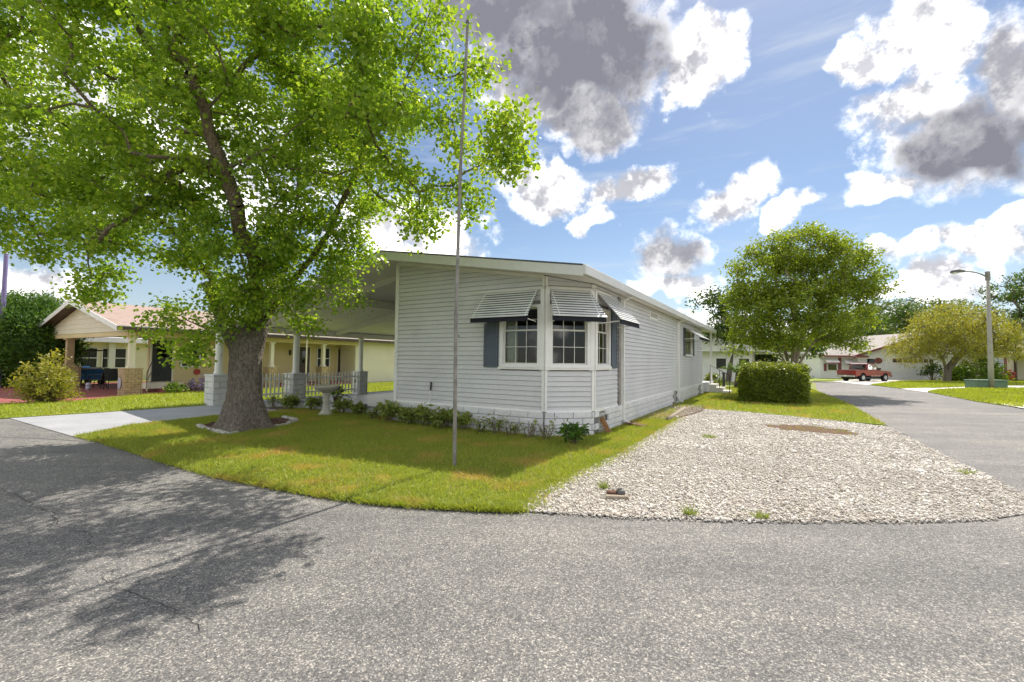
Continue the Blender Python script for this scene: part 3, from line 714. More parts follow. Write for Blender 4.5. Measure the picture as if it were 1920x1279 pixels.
def awning(T, s0, s1, ztop, drop, proj, nsl=10, flare=.03):
    """row of lapped slats coming down and out from the wall, then a drop of two deeper slats"""
    aw_m = MB()
    f = lambda t: (.04 + proj * t, ztop - drop * t)
    for s in (s0 + .03, s1 - .03):
        for t0, t1 in ((0, 1),):
            o0, z0 = f(t0); o1, z1 = f(t1)
            aw_m.extrude([T(s - .01, o0, z0 - .03), T(s + .01, o0, z0 - .03), T(s + .01, o0, z0), T(s - .01, o0, z0)], [T(s - .01, o1, z1 - .03), T(s + .01, o1, z1 - .03), T(s + .01, o1, z1), T(s - .01, o1, z1)])
    aw_m.box(s0 + .04, s1 - .04, .03, .05, ztop - .03, ztop, T)
    aw = part('awning', aw_m, M['awn'], HOUSE)
    for k in range(nsl):
        t = k / nsl; o0, z0 = f(t); o1, z1 = f(t + .50 / nsl); e = flare * t
        part('slat', MB().extrude([T(s0 - e, o0, z0), T(s1 + e, o0, z0), T(s1 + e, o1, z1), T(s0 - e, o1, z1)], [T(s0 - e, o0, z0 + .004), T(s1 + e, o0, z0 + .004), T(s1 + e, o1 + .003, z1 + .004), T(s0 - e, o1 + .003, z1 + .004)]), M['awn'], aw)
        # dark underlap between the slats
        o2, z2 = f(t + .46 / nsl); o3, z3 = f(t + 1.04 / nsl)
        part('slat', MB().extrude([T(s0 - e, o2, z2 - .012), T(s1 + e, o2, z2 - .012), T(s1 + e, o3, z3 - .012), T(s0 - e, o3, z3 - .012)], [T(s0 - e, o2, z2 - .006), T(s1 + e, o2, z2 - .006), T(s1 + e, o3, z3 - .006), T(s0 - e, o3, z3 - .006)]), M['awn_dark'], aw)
    o1, z1 = f(1.0); e = flare
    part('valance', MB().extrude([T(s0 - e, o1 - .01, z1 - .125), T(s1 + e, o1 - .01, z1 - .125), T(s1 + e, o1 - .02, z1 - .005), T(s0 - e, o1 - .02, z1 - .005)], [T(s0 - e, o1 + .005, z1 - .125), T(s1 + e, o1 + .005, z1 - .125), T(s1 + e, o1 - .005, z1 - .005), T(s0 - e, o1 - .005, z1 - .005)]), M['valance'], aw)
    part('slat', MB().extrude([T(s0 - e, o1 - .02, z1 + .0), T(s1 + e, o1 - .02, z1 + .0), T(s1 + e, o1 + .03, z1 - .03), T(s0 - e, o1 + .03, z1 - .03)], [T(s0 - e, o1 - .02, z1 + .014), T(s1 + e, o1 - .02, z1 + .014), T(s1 + e, o1 + .034, z1 - .018), T(s0 - e, o1 + .034, z1 - .018)]), M['awn'], aw)
    for s in (s0 + .05, s1 - .05):
        part('arm', MB().tube([T(s, .03, z1 - .10), T(s, o1 - .03, z1 - .055)], .012, 6), M['trim'], aw)
    return aw
awning(TF, -1.50, -.15, 3.08, .56, .50); awning(TC, .10, 1.02, 3.08, .56, .50, flare=.12); awning(TR, .18, 1.62, 3.08, .56, .50)
awning(TR, 10.35, 12.9, 3.06, .42, .62, 8)
# roof: two solid slopes, fascia, soffits, gutters
def slab(xa, xb, y0, y1, dz0, dz1, mat, name, parent=HOUSE):
    return part(name, MB().extrude([(xa, y0, roofz(xa) + dz0), (xb, y0, roofz(xb) + dz0), (xb, y0, roofz(xb) + dz1), (xa, y0, roofz(xa) + dz1)], [(xa, y1, roofz(xa) + dz0), (xb, y1, roofz(xb) + dz0), (xb, y1, roofz(xb) + dz1), (xa, y1, roofz(xa) + dz1)]), M[mat], parent)
roof = slab(RIDX, EAVR - .02, YF - .012, YK, -.03, .0, 'shingle', 'roof'); slab(EAVL, RIDX - .002, YF - .012, 14.5, -.03, .0, 'shingle', 'roof')
slab(RIDX, EAVR - .06, YF + .03, YK - .04, -.19, -.033, 'soffit', 'soffit')
slab(EAVL + .06, RIDX - .002, YF + .03, 14.4, -.10, -.033, 'ceiling', 'ceiling')
slab(RIDX, EAVR - .01, YF - .006, YF + .028, -.225, -.032, 'fascia', 'fascia'); slab(EAVL, RIDX - .001, YF - .006, YF + .028, -.225, -.032, 'fascia', 'fascia')
slab(RXW - .3, EAVR - .03, YF + .3, YK - .05, -.192, -.19, 'soffit', 'soffit')
ez = roofz(EAVR)
part('gutter', MB().box(EAVR - .01, EAVR + .05, YF - .006, YK, ez - .19, ez - .012), M['fascia'], HOUSE, bevel=.008)
slab(EAVL - .03, EAVL + .05, YF - .006, 14.5, -.22, -.031, 'fascia', 'fascia')
part('frieze_board', MB().extrude([(LXW + .07, -.055, roofz(LXW + .07) - .26), (-.02, -.055, roofz(0) - .26), (-.02, -.055, roofz(0) - .192), (LXW + .07, -.055, roofz(LXW + .07) - .192)], [(LXW + .07, -.001, roofz(LXW + .07) - .26), (-.02, -.001, roofz(0) - .26), (-.02, -.001, roofz(0) - .192), (LXW + .07, -.001, roofz(LXW + .07) - .192)]), M['trim_cream'], HOUSE)
# carport rafters and long beams
for y in (.9, 4.2, 7.6): slab(EAVL + .2, LXW - .03, y, y + .12, -.26, -.102, 'trim_cream', 'rafter')
def longbeam(x0, x1, z0, z1, y0=YF + .04, y1=14.2, mat='ceiling', name='beam'): part(name, MB().box(x0, x1, y0, y1, z0, z1), M[mat], HOUSE)
longbeam(-12.1, -11.92, 2.50, roofz(-12.0) - .11); longbeam(-7.6, -7.42, roofz(-7.5) - .36, roofz(-7.5) - .11)
# carport piers and columns
def pier(x, y, w, h, bh, bw, colr, ctop, parent, mat='block', mort='mortar', cmat='trim', square=False, z0=0.0, nm='pier'):
    c = part(nm, MB().box(x - w / 2 + .05, x + w / 2 - .05, y - w / 2 + .05, y + w / 2 - .05, z0, z0 + h - .05), M[mort], parent)
    rows = int(round((h - .05) / bh)); bh = (h - .05) / rows
    for (sx, sy, rz) in ((-1, -1, 0), (1, -1, R(90)), (1, 1, R(180)), (-1, 1, R(-90))):
        bx, by = x + sx * (w / 2 - .05), y + sy * (w / 2 - .05)
        blockwall(c, 0 - (.05 if True else 0), w - .10 + .0, z0, rows, bh, bw, (bx, by, 0), rz, 'brick', mat)
    part('cap', MB().box(x - w / 2 - .015, x + w / 2 + .015, y - w / 2 - .015, y + w / 2 + .015, z0 + h - .05, z0 + h), M[mat], c)
    if square:
        cm = MB().box(x - colr, x + colr, y - colr, y + colr, z0 + h, ctop)
        cm.box(x - colr * 1.5, x + colr * 1.5, y - colr * 1.5, y + colr * 1.5, ctop - .08, ctop - .001).box(x - colr * 1.35, x + colr * 1.35, y - colr * 1.35, y + colr * 1.35, z0 + h + .001, z0 + h + .1)
        part('column', cm, M[cmat], parent)
    else:
        part('column', MB().lathe([(colr * 1.25, z0 + h), (colr * 1.25, z0 + h + .05), (colr * 1.05, z0 + h + .09), (colr, z0 + h + .12), (colr * .96, ctop - .12), (colr * 1.1, ctop - .06), (colr * 1.2, ctop - .04), (colr * 1.2, ctop)], 24, (x, y)), M[cmat], parent, smooth=True)
p1 = loc_of(gnd(394, 760.5)); XC = -12.0
PY = [p1.y + .25, on_x(541.7, 750, XC).y + .25, on_x(668, 737.5, XC).y + .2]
pier(XC, PY[0], .56, 1.02, .19, .40, .115, 2.50, HOUSE); pier(XC, PY[1], .56, 1.00, .19, .40, .115, 2.50, HOUSE); pier(XC, PY[2], .46, 1.04, .19, .40, .10, 2.50, HOUSE)
# raised porch slab with white painted front
part('porch_slab', MB().box(-8.75, LXW + .01, .45, 9.0, .02, .235), M['block'], HOUSE)
part('porch_floor', MB().box(-8.80, LXW + .009, .40, 9.0, .237, .285), M['floorpaint'], HOUSE)
# utility room at the back of the carport
shed_y = 8.6
part('utility_wall', MB().box(-9.6, LXW, shed_y + .02, shed_y + .12, .29, roofz(-7) - .12), M['siding'], HOUSE)
k = 0
while .3 + k * PH < 2.7:
    z = .3 + k * PH; k += 1
    part('siding_plank', MB().extrude([(-9.6, shed_y - .018, z), (LXW, shed_y - .018, z), (LXW, shed_y, z + PH), (-9.6, shed_y, z + PH)], [(-9.6, shed_y + .015, z), (LXW, shed_y + .015, z), (LXW, shed_y + .015, z + PH), (-9.6, shed_y + .015, z + PH)]), M['siding'], HOUSE)
part('corner_board', MB().box(-9.68, -9.6, shed_y - .03, shed_y + .1, .29, 3.2), M['trim'], HOUSE)
# downspouts with elbows
def downspout(y, x=RXW + .02):
    mb = MB().box(x + .006, x + .086, y, y + .07, .16, ez - .30)
    mb.extrude([(x + .006, y, ez - .30), (x + .086, y, ez - .30), (x + .086, y + .07, ez - .30), (x + .006, y + .07, ez - .30)], [(EAVR - .06, y, ez - .2), (EAVR + .02, y, ez - .2), (EAVR + .02, y + .07, ez - .2), (EAVR - .06, y + .07, ez - .2)])
    d = part('downspout', mb, M['trim'], HOUSE)
    part('elbow', MB().extrude([(x + .006, y, .17), (x + .086, y, .17), (x + .086, y + .07, .17), (x + .006, y + .07, .17)], [(x + .17, y, .03), (x + .24, y, .09), (x + .24, y + .07, .09), (x + .17, y + .07, .03)]), M['trim'], d)
downspout(CH + 1.86); downspout(CH + 9.0)
part('corner_board', MB().box(RXW, RXW + .05, CH + 1.62, CH + 1.78, .14, 3.18), M['gal'], HOUSE)
# porch end of the side wall: post, screen door, steps with rail
part('porch_wall', MB().box(-.1, RXW - .4, YB, YB + 2.4, .1, 3.2), M['siding'], HOUSE)
part('porch_post', MB().box(RXW + .1, RXW + .2, YB + 2.2, YB + 2.3, .5, ez - .19), M['trim'], HOUSE)
part('screen_door', MB().box(RXW - .39, RXW - .36, YB + .5, YB + 1.5, .6, 2.6), M['grey_metal'], HOUSE)
part('porch_deck', MB().box(-.1, RXW + .25, YB + .01, YB + 2.4, .1, .55), M['block'], HOUSE)
for i in range(3): part('step', MB().box(RXW + .25 + i * .32, RXW + .57 + i * .32, YB + .6, YB + 1.9, .0, .46 - i * .16), M['white_conc'], HOUSE)
rl = MB().tube([(RXW + .3, YB + .6, .5), (RXW + .3, YB + .6, 1.45), (RXW + 1.2, YB + .6, .95), (RXW + 1.2, YB + .6, .05)], .02, 6).tube([(RXW + .75, YB + .6, .3), (RXW + .75, YB + .6, 1.2)], .015, 6)
part('handrail', rl, M['black'], HOUSE)

# picket fences between the piers
def pickets(y0, y1, label):
    n = max(2, int((y1 - y0) / .155)); f = thing('picket_fence', label, 'fence', HL(XC, (y0 + y1) / 2, 0), -AZ, None)
    yc = (y0 + y1) / 2
    for z in (.22, .78): part('rail', MB().box(-.02, .02, y0 - yc, y1 - yc, z, z + .06), M['trim'], f)
    me = MB().add([(.022, -.03, .12), (.022, .03, .12), (.022, .03, .97), (.022, 0, 1.02), (.022, -.03, .97), (.042, -.03, .12), (.042, .03, .12), (.042, .03, .97), (.042, 0, 1.02), (.042, -.03, .97)],
                  [(4, 3, 2, 1, 0), (5, 6, 7, 8, 9), (0, 1, 6, 5), (1, 2, 7, 6), (2, 3, 8, 7), (3, 4, 9, 8), (4, 0, 5, 9)]).mesh('picket')
    for k in range(n): link('picket', me, M['trim'], f, loc=(0, y0 - yc + (k + .5) * (y1 - y0) / n, random.uniform(-.008, .008)))
pickets(PY[0] + .3, PY[1] - .3, 'white picket fence seen right behind the big tree trunk')
pickets(PY[1] + .3, PY[2] - .25, 'white picket fence behind the birdbath')

# ================================================================== vegetation builders
def leafmesh(P, size, aspect=.55, droop=.35, up=.5, sv=.3, name='leaves', fold=.25, D=None):
    """P (n,3) leaf points; each leaf a folded kite of two triangles"""
    n = len(P)
    d = rng.normal(0, 1, (n, 3)) if D is None else D + rng.normal(0, .45, (n, 3))
    d[:, 2] = d[:, 2] * .7 - droop; d /= np.linalg.norm(d, axis=1)[:, None]
    nn = rng.normal(0, 1, (n, 3)); nn[:, 2] += up * 2
    w = np.cross(d, nn); w /= (np.linalg.norm(w, axis=1)[:, None] + 1e-9); nn = np.cross(w, d)
    L = (size * np.clip(rng.lognormal(0, sv, n), .5, 1.5))[:, None]
    a = P; t = P + d * L; mid = P + d * L * .42 - nn * L * fold * .3
    l = mid + w * L * aspect * .5 + nn * L * fold * .4; r = mid - w * L * aspect * .5 + nn * L * fold * .4
    V = np.stack([a, r, t, l], 1).reshape(-1, 3)
    i = np.arange(n)[:, None] * 4
    F = np.concatenate([i + [0, 1, 2], i + [0, 2, 3]], 1).reshape(-1, 3)
    return npmesh(name, V, F)
def tubes(edges, radii, n=5, name='branches'):
    """edges: list of (p,q,rp,rq) joined in one mesh"""
    vs = []; fs = []
    for p, q, a, b in edges:
        d = (q - p)
        if d.length < 1e-5: continue
        d.normalize(); x = d.orthogonal().normalized(); y = d.cross(x); bse = len(vs)
        for c, r in ((p, a), (q + d * r_over(b), b)):
            for k in range(n):
                t = 2 * math.pi * k / n; vs.append(c + (x * math.cos(t) + y * math.sin(t)) * r)
        for k in range(n): fs.append((bse + k, bse + (k + 1) % n, bse + n + (k + 1) % n, bse + n + k))
    return MB().add(vs, fs)
def r_over(b): return min(b * .5, .02)
def grow(skel, tips, jit=.12, seglen=.7, bias=Vector((0, 0, 0))):
    """skel: list of (pos,parent); joins every tip to the nearest node by a wandering twig; returns nodes and tip ids"""
    pos = [Vector(p) for p, _ in skel]; par = [q for _, q in skel]; ids = []
    root = pos[0]
    order = sorted(range(len(tips)), key=lambda i: (Vector(tips[i]) - pos[-1]).length)
    arr = np.zeros((len(pos) + len(tips) * 12, 3)); arr[:len(pos)] = [tuple(p) for p in pos]; n = len(pos)
    for i in order:
        t = np.array(tips[i]); dd = arr[:n] - t; dist = np.linalg.norm(dd, axis=1) + np.maximum(0, arr[:n, 2] - t[2] + .1) * .5
        dist[0] += 50
        j = int(np.argmin(dist)); a = Vector(arr[j]); b = Vector(t); k = max(2, min(8, int((b - a).length / seglen)))
        prev = j; L = (b - a).length
        for s in range(1, k + 1):
            q = a.lerp(b, s / k)
            if s < k: q += Vector((random.gauss(0, jit), random.gauss(0, jit), random.gauss(0, jit) + .10 * L * math.sin(math.pi * s / k))) * min(1, L * .5)
            arr[n] = q; pos.append(q); par.append(prev); prev = n; n += 1
        ids.append(prev)
    return pos, par, ids
def pipe_radii(pos, par, r0, rmin, power=.5):
    cnt = [0] * len(pos); kids = [0] * len(pos)
    for p in par:
        if p >= 0: kids[p] += 1
    cnt = [1 if kids[i] == 0 else 0 for i in range(len(pos))]
    for i in range(len(pos) - 1, -1, -1):
        if par[i] >= 0: cnt[par[i]] += cnt[i]
    mx = max(cnt)
    return [max(rmin, r0 * (c / mx) ** power) for c in cnt]
def in_lobe(l, n):
    """random points in an ellipsoid (cx,cy,cz,rx,ry,rz), denser toward the skin"""
    d = rng.normal(0, 1, (n, 3)); d /= np.linalg.norm(d, axis=1)[:, None]; r = rng.uniform(.25, 1, n) ** .45
    return np.array(l[:3]) + d * r[:, None] * np.array(l[3:6])
def cluster(tips, per, rad, flat=.7):
    out = []
    for t in tips:
        n = max(3, int(per * random.uniform(.5, 1.5))); q = np.clip(rng.normal(0, .5, (n, 3)), -1.0, 1.0) * [rad, rad, rad * flat]
        out.append(np.array(t) + q)
    return np.concatenate(out)
def tree(name, label, base, skel, lobes, ntips, per, rad, leaf, mat, bmat, r0, rmin=.008, group=None, aspect=.55, droop=.35, trunk=None, flat=.7, crown_z=None, jit=.12, cat='tree', sprig=0):
    t = thing(name, label, cat, base, 0, group)
    vol = [l[3] * l[4] * l[5] for l in lobes]; tips = []
    for l, v in zip(lobes, vol):
        tips += [tuple(p) for p in in_lobe(l, max(2, int(round(ntips * v ** .8 / sum(x ** .8 for x in vol)))))]
    pos, par, ids = grow(skel, tips, jit)
    rr = pipe_radii(pos, par, r0, rmin)
    ns = len(skel)
    ed = [(pos[par[i]], pos[i], rr[par[i]] if par[i] >= ns or True else rr[i], rr[i]) for i in range(len(pos)) if par[i] >= 0 and not (trunk is not None and i < trunk)]
    # a twig should not start as thick as the limb it leaves
    ed = [(p, q, min(a, b * 1.6 + .004), b) for p, q, a, b in ed]
    part('branches', tubes(ed, None), M[bmat], t, smooth=True)
    P = cluster(tips, per, rad, flat)
    o = link('crown', leafmesh(P, leaf, aspect, droop), M[mat], t)
    return t, pos, rr

# ---- the big tree before the carport (frame: world axes, origin at its foot)
def big_tree():
    B = gnd(455, 806)
    def W(px, py, depth): return atdist(px, py, depth) - B
    base = Vector((0, 0, 0))
    trunk = [Vector((0, 0, -.05)), Vector((.0, 0, .55)), Vector((.01, .02, 1.15)), Vector((.03, .02, 1.6)), Vector((.05, .0, 2.0))]
    limbs = [[(432, 605, 10.2), (395, 520, 9.6), (320, 430, 9.0), (230, 360, 8.6), (140, 330, 8.6)],
             [(488, 610, 10.4), (520, 540, 10.8), (545, 430, 11.0), (560, 330, 11.0), (545, 210, 10.8), (590, 90, 10.4)],
             [(500, 600, 10.2), (590, 480, 9.7), (640, 390, 9.2), (690, 270, 8.2), (740, 190, 7.3), (790, 100, 6.5)],
             [(480, 580, 10.3), (440, 440, 10.8), (410, 300, 11.0), (380, 220, 11.0), (330, 120, 11.0), (290, 20, 11.0)],
             [(470, 590, 10.2), (400, 520, 11.2), (300, 470, 12.2), (200, 430, 12.8)],
             [(500, 600, 10.6), (600, 520, 11.4), (680, 400, 12.0), (760, 320, 12.3)],
             [(480, 590, 10.0), (470, 480, 8.9), (440, 380, 8.0), (400, 260, 7.4), (360, 150, 7.0)]]
    skel = [(trunk[0], -1)] + [(trunk[i], i - 1) for i in range(1, len(trunk))]
    for l in limbs:
        prev = len(trunk) - 1
        pts = [trunk[-1]] + [W(*p) for p in l]
        for a, b in zip(pts[:-1], pts[1:]):
            for s in (.5, 1.0):
                q = a.lerp(b, s) + Vector((random.gauss(0, .04), random.gauss(0, .04), random.gauss(0, .04))); skel.append((q, prev)); prev = len(skel) - 1
    L = []
    def lobe(px, py, depth, rx, ry, rdepth):
        c = W(px, py, depth); k = depth / FPX; L.append((c.x, c.y, c.z, rx * k, rdepth, ry * k))
    for a in [(110, 120, 9.5, 170, 110, 2.0), (80, 290, 9.0, 160, 90, 1.6), (120, 400, 9.2, 120, 70, 1.3), (310, 110, 9.0, 120, 90, 2.0), (250, 220, 8.2, 140, 80, 1.4),
              (290, 340, 8.6, 140, 75, 1.4), (470, 110, 8.4, 150, 100, 2.0), (560, 200, 8.2, 120, 75, 1.4), (620, 80, 7.8, 140, 100, 1.8), (730, 130, 7.0, 95, 100, 1.2),
              (720, 265, 7.4, 110, 75, 1.2), (825, 60, 7.5, 55, 70, .7), (840, 190, 7.9, 75, 70, .8), (870, 320, 8.0, 58, 52, .7), (790, 365, 8.2, 85, 46, .9),
              (650, 350, 9.0, 100, 75, 1.3), (590, 440, 9.4, 110, 65, 1.2), (450, 420, 8.6, 130, 75, 1.3), (400, 515, 9.2, 110, 62, 1.0), (520, 535, 9.6, 85, 55, .9),
              (270, 450, 9.2, 110, 60, 1.1), (210, 525, 9.4, 62, 45, .6), (330, 628, 9.5, 72, 54, .5), (620, 540, 9.8, 52, 46, .5), (570, 588, 9.8, 50, 34, .4), (910, 122, 7.3, 34, 24, .35), (955, 213, 6.4, 26, 16, .22),
              (935, 255, 6.9, 32, 34, .35), (968, 298, 6.9, 28, 15, .25), (790, 435, 8.0, 18, 40, .25), (890, 392, 7.8, 26, 24, .3), (30, 480, 9.0, 40, 42, .5), (180, 566, 9.4, 30, 24, .35), (650, 490, 9.6, 55, 55, .5),
              (450, 590, 9.8, 55, 40, .4), (600, 230, 11.0, 180, 120, 1.0), (180, 340, 11.4, 180, 100, 1.0), (430, 40, 6.8, 170, 90, .8), (680, 20, 6.3, 90, 60, .7), (130, 20, 7.0, 150, 70, .8),
              (-120, 200, 9.6, 150, 200, 1.8), (-60, 420, 9.2, 90, 80, 1.0), (120, -140, 8.6, 200, 110, 1.6), (420, -150, 8.4, 200, 110, 1.8), (680, -120, 7.0, 130, 80, 1.2), (300, -360, 8.8, 200, 110, 1.6),
              (430, 290, 7.5, 110, 75, .8), (540, 330, 8.0, 100, 70, .8), (400, 190, 7.2, 90, 60, .8), (560, 500, 9.2, 80, 45, .6), (300, 390, 8.0, 100, 55, .7), (370, 590, 9.3, 70, 34, .4)]: lobe(*a)
    t, pos, rr = tree('shade_tree', 'big leafy green tree with thick trunk on the front lawn', B, skel, L, 800, 215, .43, .076, 'leaf_main', 'limb', .165, .006, aspect=.80, droop=.5, trunk=len(trunk), flat=.62, jit=.13)
    # trunk with root flare and furrows
    nr, ns_ = 26, 30; V = []; Fc = []
    def prof(z): return .30 + .34 * math.exp(-max(z, 0) * 2.6) + .05 * math.exp(-((z - 2.05) / .4) ** 2)
    for i in range(nr):
        z = -.05 + 2.5 * i / (nr - 1)
        cx = np.interp(z, [0, .55, 1.15, 1.7, 2.3], [0, 0, .01, .03, .06])
        for k in range(ns_):
            a = 2 * math.pi * k / ns_
            r = prof(z) * (1 + .05 * math.sin(3 * a + z * 1.3) + .13 * math.exp(-z * 3) * math.sin(5 * a + 1) + .028 * math.sin(11 * a + 3 * math.sin(z * 4)) + random.uniform(-.03, .03))
            if z > 1.95: r *= max(.4, 1 - (z - 1.95) * 1.3)
            V.append((cx + r * math.cos(a), r * math.sin(a), z))
    for i in range(nr - 1):
        for k in range(ns_): Fc.append((i * ns_ + k, i * ns_ + (k + 1) % ns_, (i + 1) * ns_ + (k + 1) % ns_, (i + 1) * ns_ + k))
    tm = MB().add(V, Fc)
    tm.tube([Vector((-.04, 0, 1.35)), Vector((-.07, 0, 1.75)), W(436, 632, 10.0), W(418, 600, 10.0), W(402, 560, 9.8), W(385, 530, 9.6)], [.22, .24, .185, .15, .12, .09], 12)
    tm.tube([Vector((.10, 0, 1.35)), Vector((.12, 0, 1.75)), W(482, 632, 10.0), W(495, 598, 10.2), W(508, 560, 10.5), W(524, 515, 10.8)], [.20, .23, .19, .16, .135, .10], 12)
    part('trunk', tm, M['bark'], t, smooth=True)
    return t
big_tree()
# mulch ring with scalloped white border
ringc = sum(ring, Vector()) / len(ring)
mring = sheet('mulch_bed', ring, .05, M['mulch'], .05)
bord = [gnd(*p) for p in [(372, 803), (425, 818), (478, 808), (540, 799), (556, 792), (530, 786)]]
def stone(p, q, h, w, label):
    """short rounded edging piece from p to q"""
    d = (q - p); L = d.length; c = (p + q) / 2; mb = MB(); n = 7; prof = [(-w, 0), (-w, h * .6), (-w * .5, h), (w * .5, h), (w, h * .6), (w, 0)]
    mb.extrude([(-L / 2, y, z + .0) for y, z in prof], [(L / 2, y, z * .9) for y, z in prof])
    o = part('edging_stone', mb, M['stonewhite'], None, bevel=.012); o.location = (c.x, c.y, .02); o.rotation_euler = (random.gauss(0, .05), random.gauss(0, .05), math.atan2(d.y, d.x) + random.gauss(0, .04))
    tag(o, label, 'edging stone', 'edging stones round the big tree')
NST = 0
for i in range(len(bord) - 1):
    p, q = bord[i], bord[i + 1]; n = max(1, int(round((q - p).length / (.62 if i == 0 else .17 if i < 3 else .5))))
    for k in range(n):
        a, b = p.lerp(q, k / n), p.lerp(q, (k + .93) / n)
        ordn = ['first', 'second', 'third', 'fourth', 'fifth', 'sixth', 'seventh', 'eighth', 'ninth', 'tenth', 'eleventh', 'twelfth', 'thirteenth', 'fourteenth', 'fifteenth', 'sixteenth'][NST]; NST += 1
        stone(a, b, .075 if i in (0,) else .06 if i < 3 else .09, .055 if i else .07, ('long pale' if i == 0 else 'small scalloped pale' if i < 3 else 'flat grey') + ' edging stone, %s from the left round the big tree' % ordn)
mc = scatter(ring, 1200); V, F = blades(mc, .012, .02, 1.5, .05); tag(link('mulch_chips', npmesh('mulch_chips', V, F), M['mulch']), 'brown mulch chips around the tree foot', 'mulch', kind='stuff')

# ---- shrubs along the house front
def shrub(name, label, p, h, w, nst, per, leaf, mat='leaf_shrub', group=None, bare=0.0, aspect=.38, z0=.02):
    t = thing(name, label, 'shrub', p, random.uniform(0, 6), group)
    ed = []; tips = []
    for k in range(nst):
        a = random.uniform(0, 6.28); r = w * math.sqrt(random.random()); a2 = a + random.gauss(0, .5)
        b0 = Vector((math.cos(a) * r * .35, math.sin(a) * r * .35, 0)); tp = Vector((math.cos(a2) * r, math.sin(a2) * r, h * random.uniform(.55, 1.05)))
        m_ = b0.lerp(tp, .5) + Vector((random.gauss(0, .03), random.gauss(0, .03), .02))
        ed += [(b0, m_, .009, .007), (m_, tp, .007, .004)]
        if random.random() > bare:
            tips += [tp, m_.lerp(tp, .6)]
            if random.random() > .5: tips.append(m_)
        tw = m_ + Vector((random.gauss(0, .07), random.gauss(0, .07), h * .25)); ed.append((m_, tw, .005, .003))
        if random.random() > bare: tips.append(tw)
    part('stems', tubes(ed, None, 4), M['stem'], t)
    if tips: link('leaves', leafmesh(cluster(tips, per, .11, .8), leaf, aspect, .1, .6), M[mat], t)
    return t
row = []
for px, dy, h, w, nst, per, bare, lf in [(512, .05, .38, .2, 9, 9, .35, .11), (542, .05, .42, .22, 12, 20, .0, .12), (585, .1, .42, .2, 10, 15, .1, .12), (640, .12, .40, .2, 10, 16, .1, .12), (668, .1, .34, .2, 10, 12, .2, .12),
                                  (700, .05, .34, .18, 8, 8, .4, .11), (730, 0, .46, .26, 12, 18, .05, .13), (765, -.03, .44, .22, 10, 18, .05, .13), (800, -.05, .50, .22, 11, 16, .1, .13), (835, -.06, .46, .22, 11, 18, .05, .13), (868, -.06, .42, .2, 10, 14, .2, .12),
                                  (900, -.1, .34, .2, 10, 5, .6, .11), (930, -.1, .40, .2, 10, 5, .6, .11), (960, -.12, .40, .2, 11, 4, .7, .11), (992, -.12, .42, .2, 11, 3, .8, .10), (1025, -.15, .40, .2, 11, 3, .8, .10), (1076, -.22, .40, .24, 12, 16, .15, .11)]:
    # foot line: a little before the wall or the slab
    d = ray(px, 800); x = on_y(px, 800, -.22 if px > 690 else .18).x
    yl = (-.22 if px > 690 else .15) + dy
    x = on_y(px, 800, yl).x
    lab = {512: 'sparse shrub at the left end of the row, next to the tree trunk', 542: 'rounded leafy shrub below the middle white pier', 1076: 'lush dark green shrub at the corner block skirting', 730: 'broad leafy shrub by the left corner of the grey wall'}.get(px)
    lab = lab or {585: 'leafy shrub just left of the birdbath foot', 640: 'leafy shrub just right of the birdbath foot', 668: 'second leafy shrub right of the birdbath', 700: 'thin shrub before the white porch slab near the house corner',
           765: 'leafy shrub before the grey wall, second from its left corner', 800: 'tall leafy shrub around the white cane before the grey wall', 835: 'leafy shrub between the white cane and the flagpole', 868: 'leafy shrub just right of the flagpole',
           900: 'leftmost of the nearly bare twiggy shrubs before the block skirting', 930: 'twiggy shrub below the navy shutter', 960: 'twiggy shrub below the front wall window', 992: 'twiggy shrub just left of the chamfered corner edge', 1025: 'rightmost twiggy shrub, at the foot of the chamfered corner'}[px]
    shrub('shrub', lab, HL(x, yl, .02), h * .9, w, nst, per * .75, lf, bare=bare, group='shrubs along the house front', mat='leaf_conifer' if px == 1076 else 'leaf_shrub')
# soil strip under the shrubs
sheet('planting_strip', [HL(-9.6, .44), HL(-4.5, .44), HL(-4.3, -.02), HL(0, -.05), HL(.75, .70), HL(.95, .55), HL(.15, -.42), HL(-4.3, -.42), HL(-9.7, -.12)], .036, M['dirt'], .03)

# ---- birdbath, canes, flagpole and small things
bb = thing('birdbath', 'pale cast concrete birdbath on a pedestal by the porch', 'birdbath', gnd(611, 780)); bz = .03
part('pedestal', MB().lathe([(.20, bz), (.20, bz + .04), (.16, bz + .07), (.11, bz + .14), (.085, bz + .26), (.08, bz + .52), (.10, bz + .58), (.14, bz + .61)], 24), M['cast'], bb, smooth=True)
part('bowl', MB().lathe([(.10, bz + .61), (.16, bz + .64), (.27, bz + .70), (.33, bz + .76), (.345, bz + .79), (.34, bz + .81), (.31, bz + .80), (.24, bz + .745), (.1, bz + .715), (.01, bz + .71)], 28), M['cast'], bb, smooth=True)
def stake(name, label, p, lean, h):
    t = thing(name, label, 'stake', p)
    top = Vector((lean[0], lean[1], h)); part('shaft', MB().tube([(0, 0, 0), top * .8], .011, 8), M['trim'], t)
    part('grip', MB().tube([top * .8, top * .83, top * .97, top], [.016, .022, .022, .026], 10), M['black'], t)
q = on_y(803, 762, -.16); stake('walking_cane', 'white cane with black grip standing in the shrubs before the grey wall', HL(q.x, -.16, .03), (.04, .10), 1.02)
q = gnd(667, 747, .285); stake('walking_cane', 'white cane with black grip leaning at the far carport pier', q, (-.05, .03), .62)
fp = gnd(852, 877); ft = atdist(877, 45, fp.y - .3)
pole = thing('flagpole', 'tall thin weathered metal flagpole standing on the lawn', 'flagpole', fp)
d = ft - fp; sec = [(0, .029), (.33, .029), (.335, .033), (.35, .033), (.355, .025), (.66, .025), (.665, .028), (.675, .028), (.68, .021), (1.0, .020)]
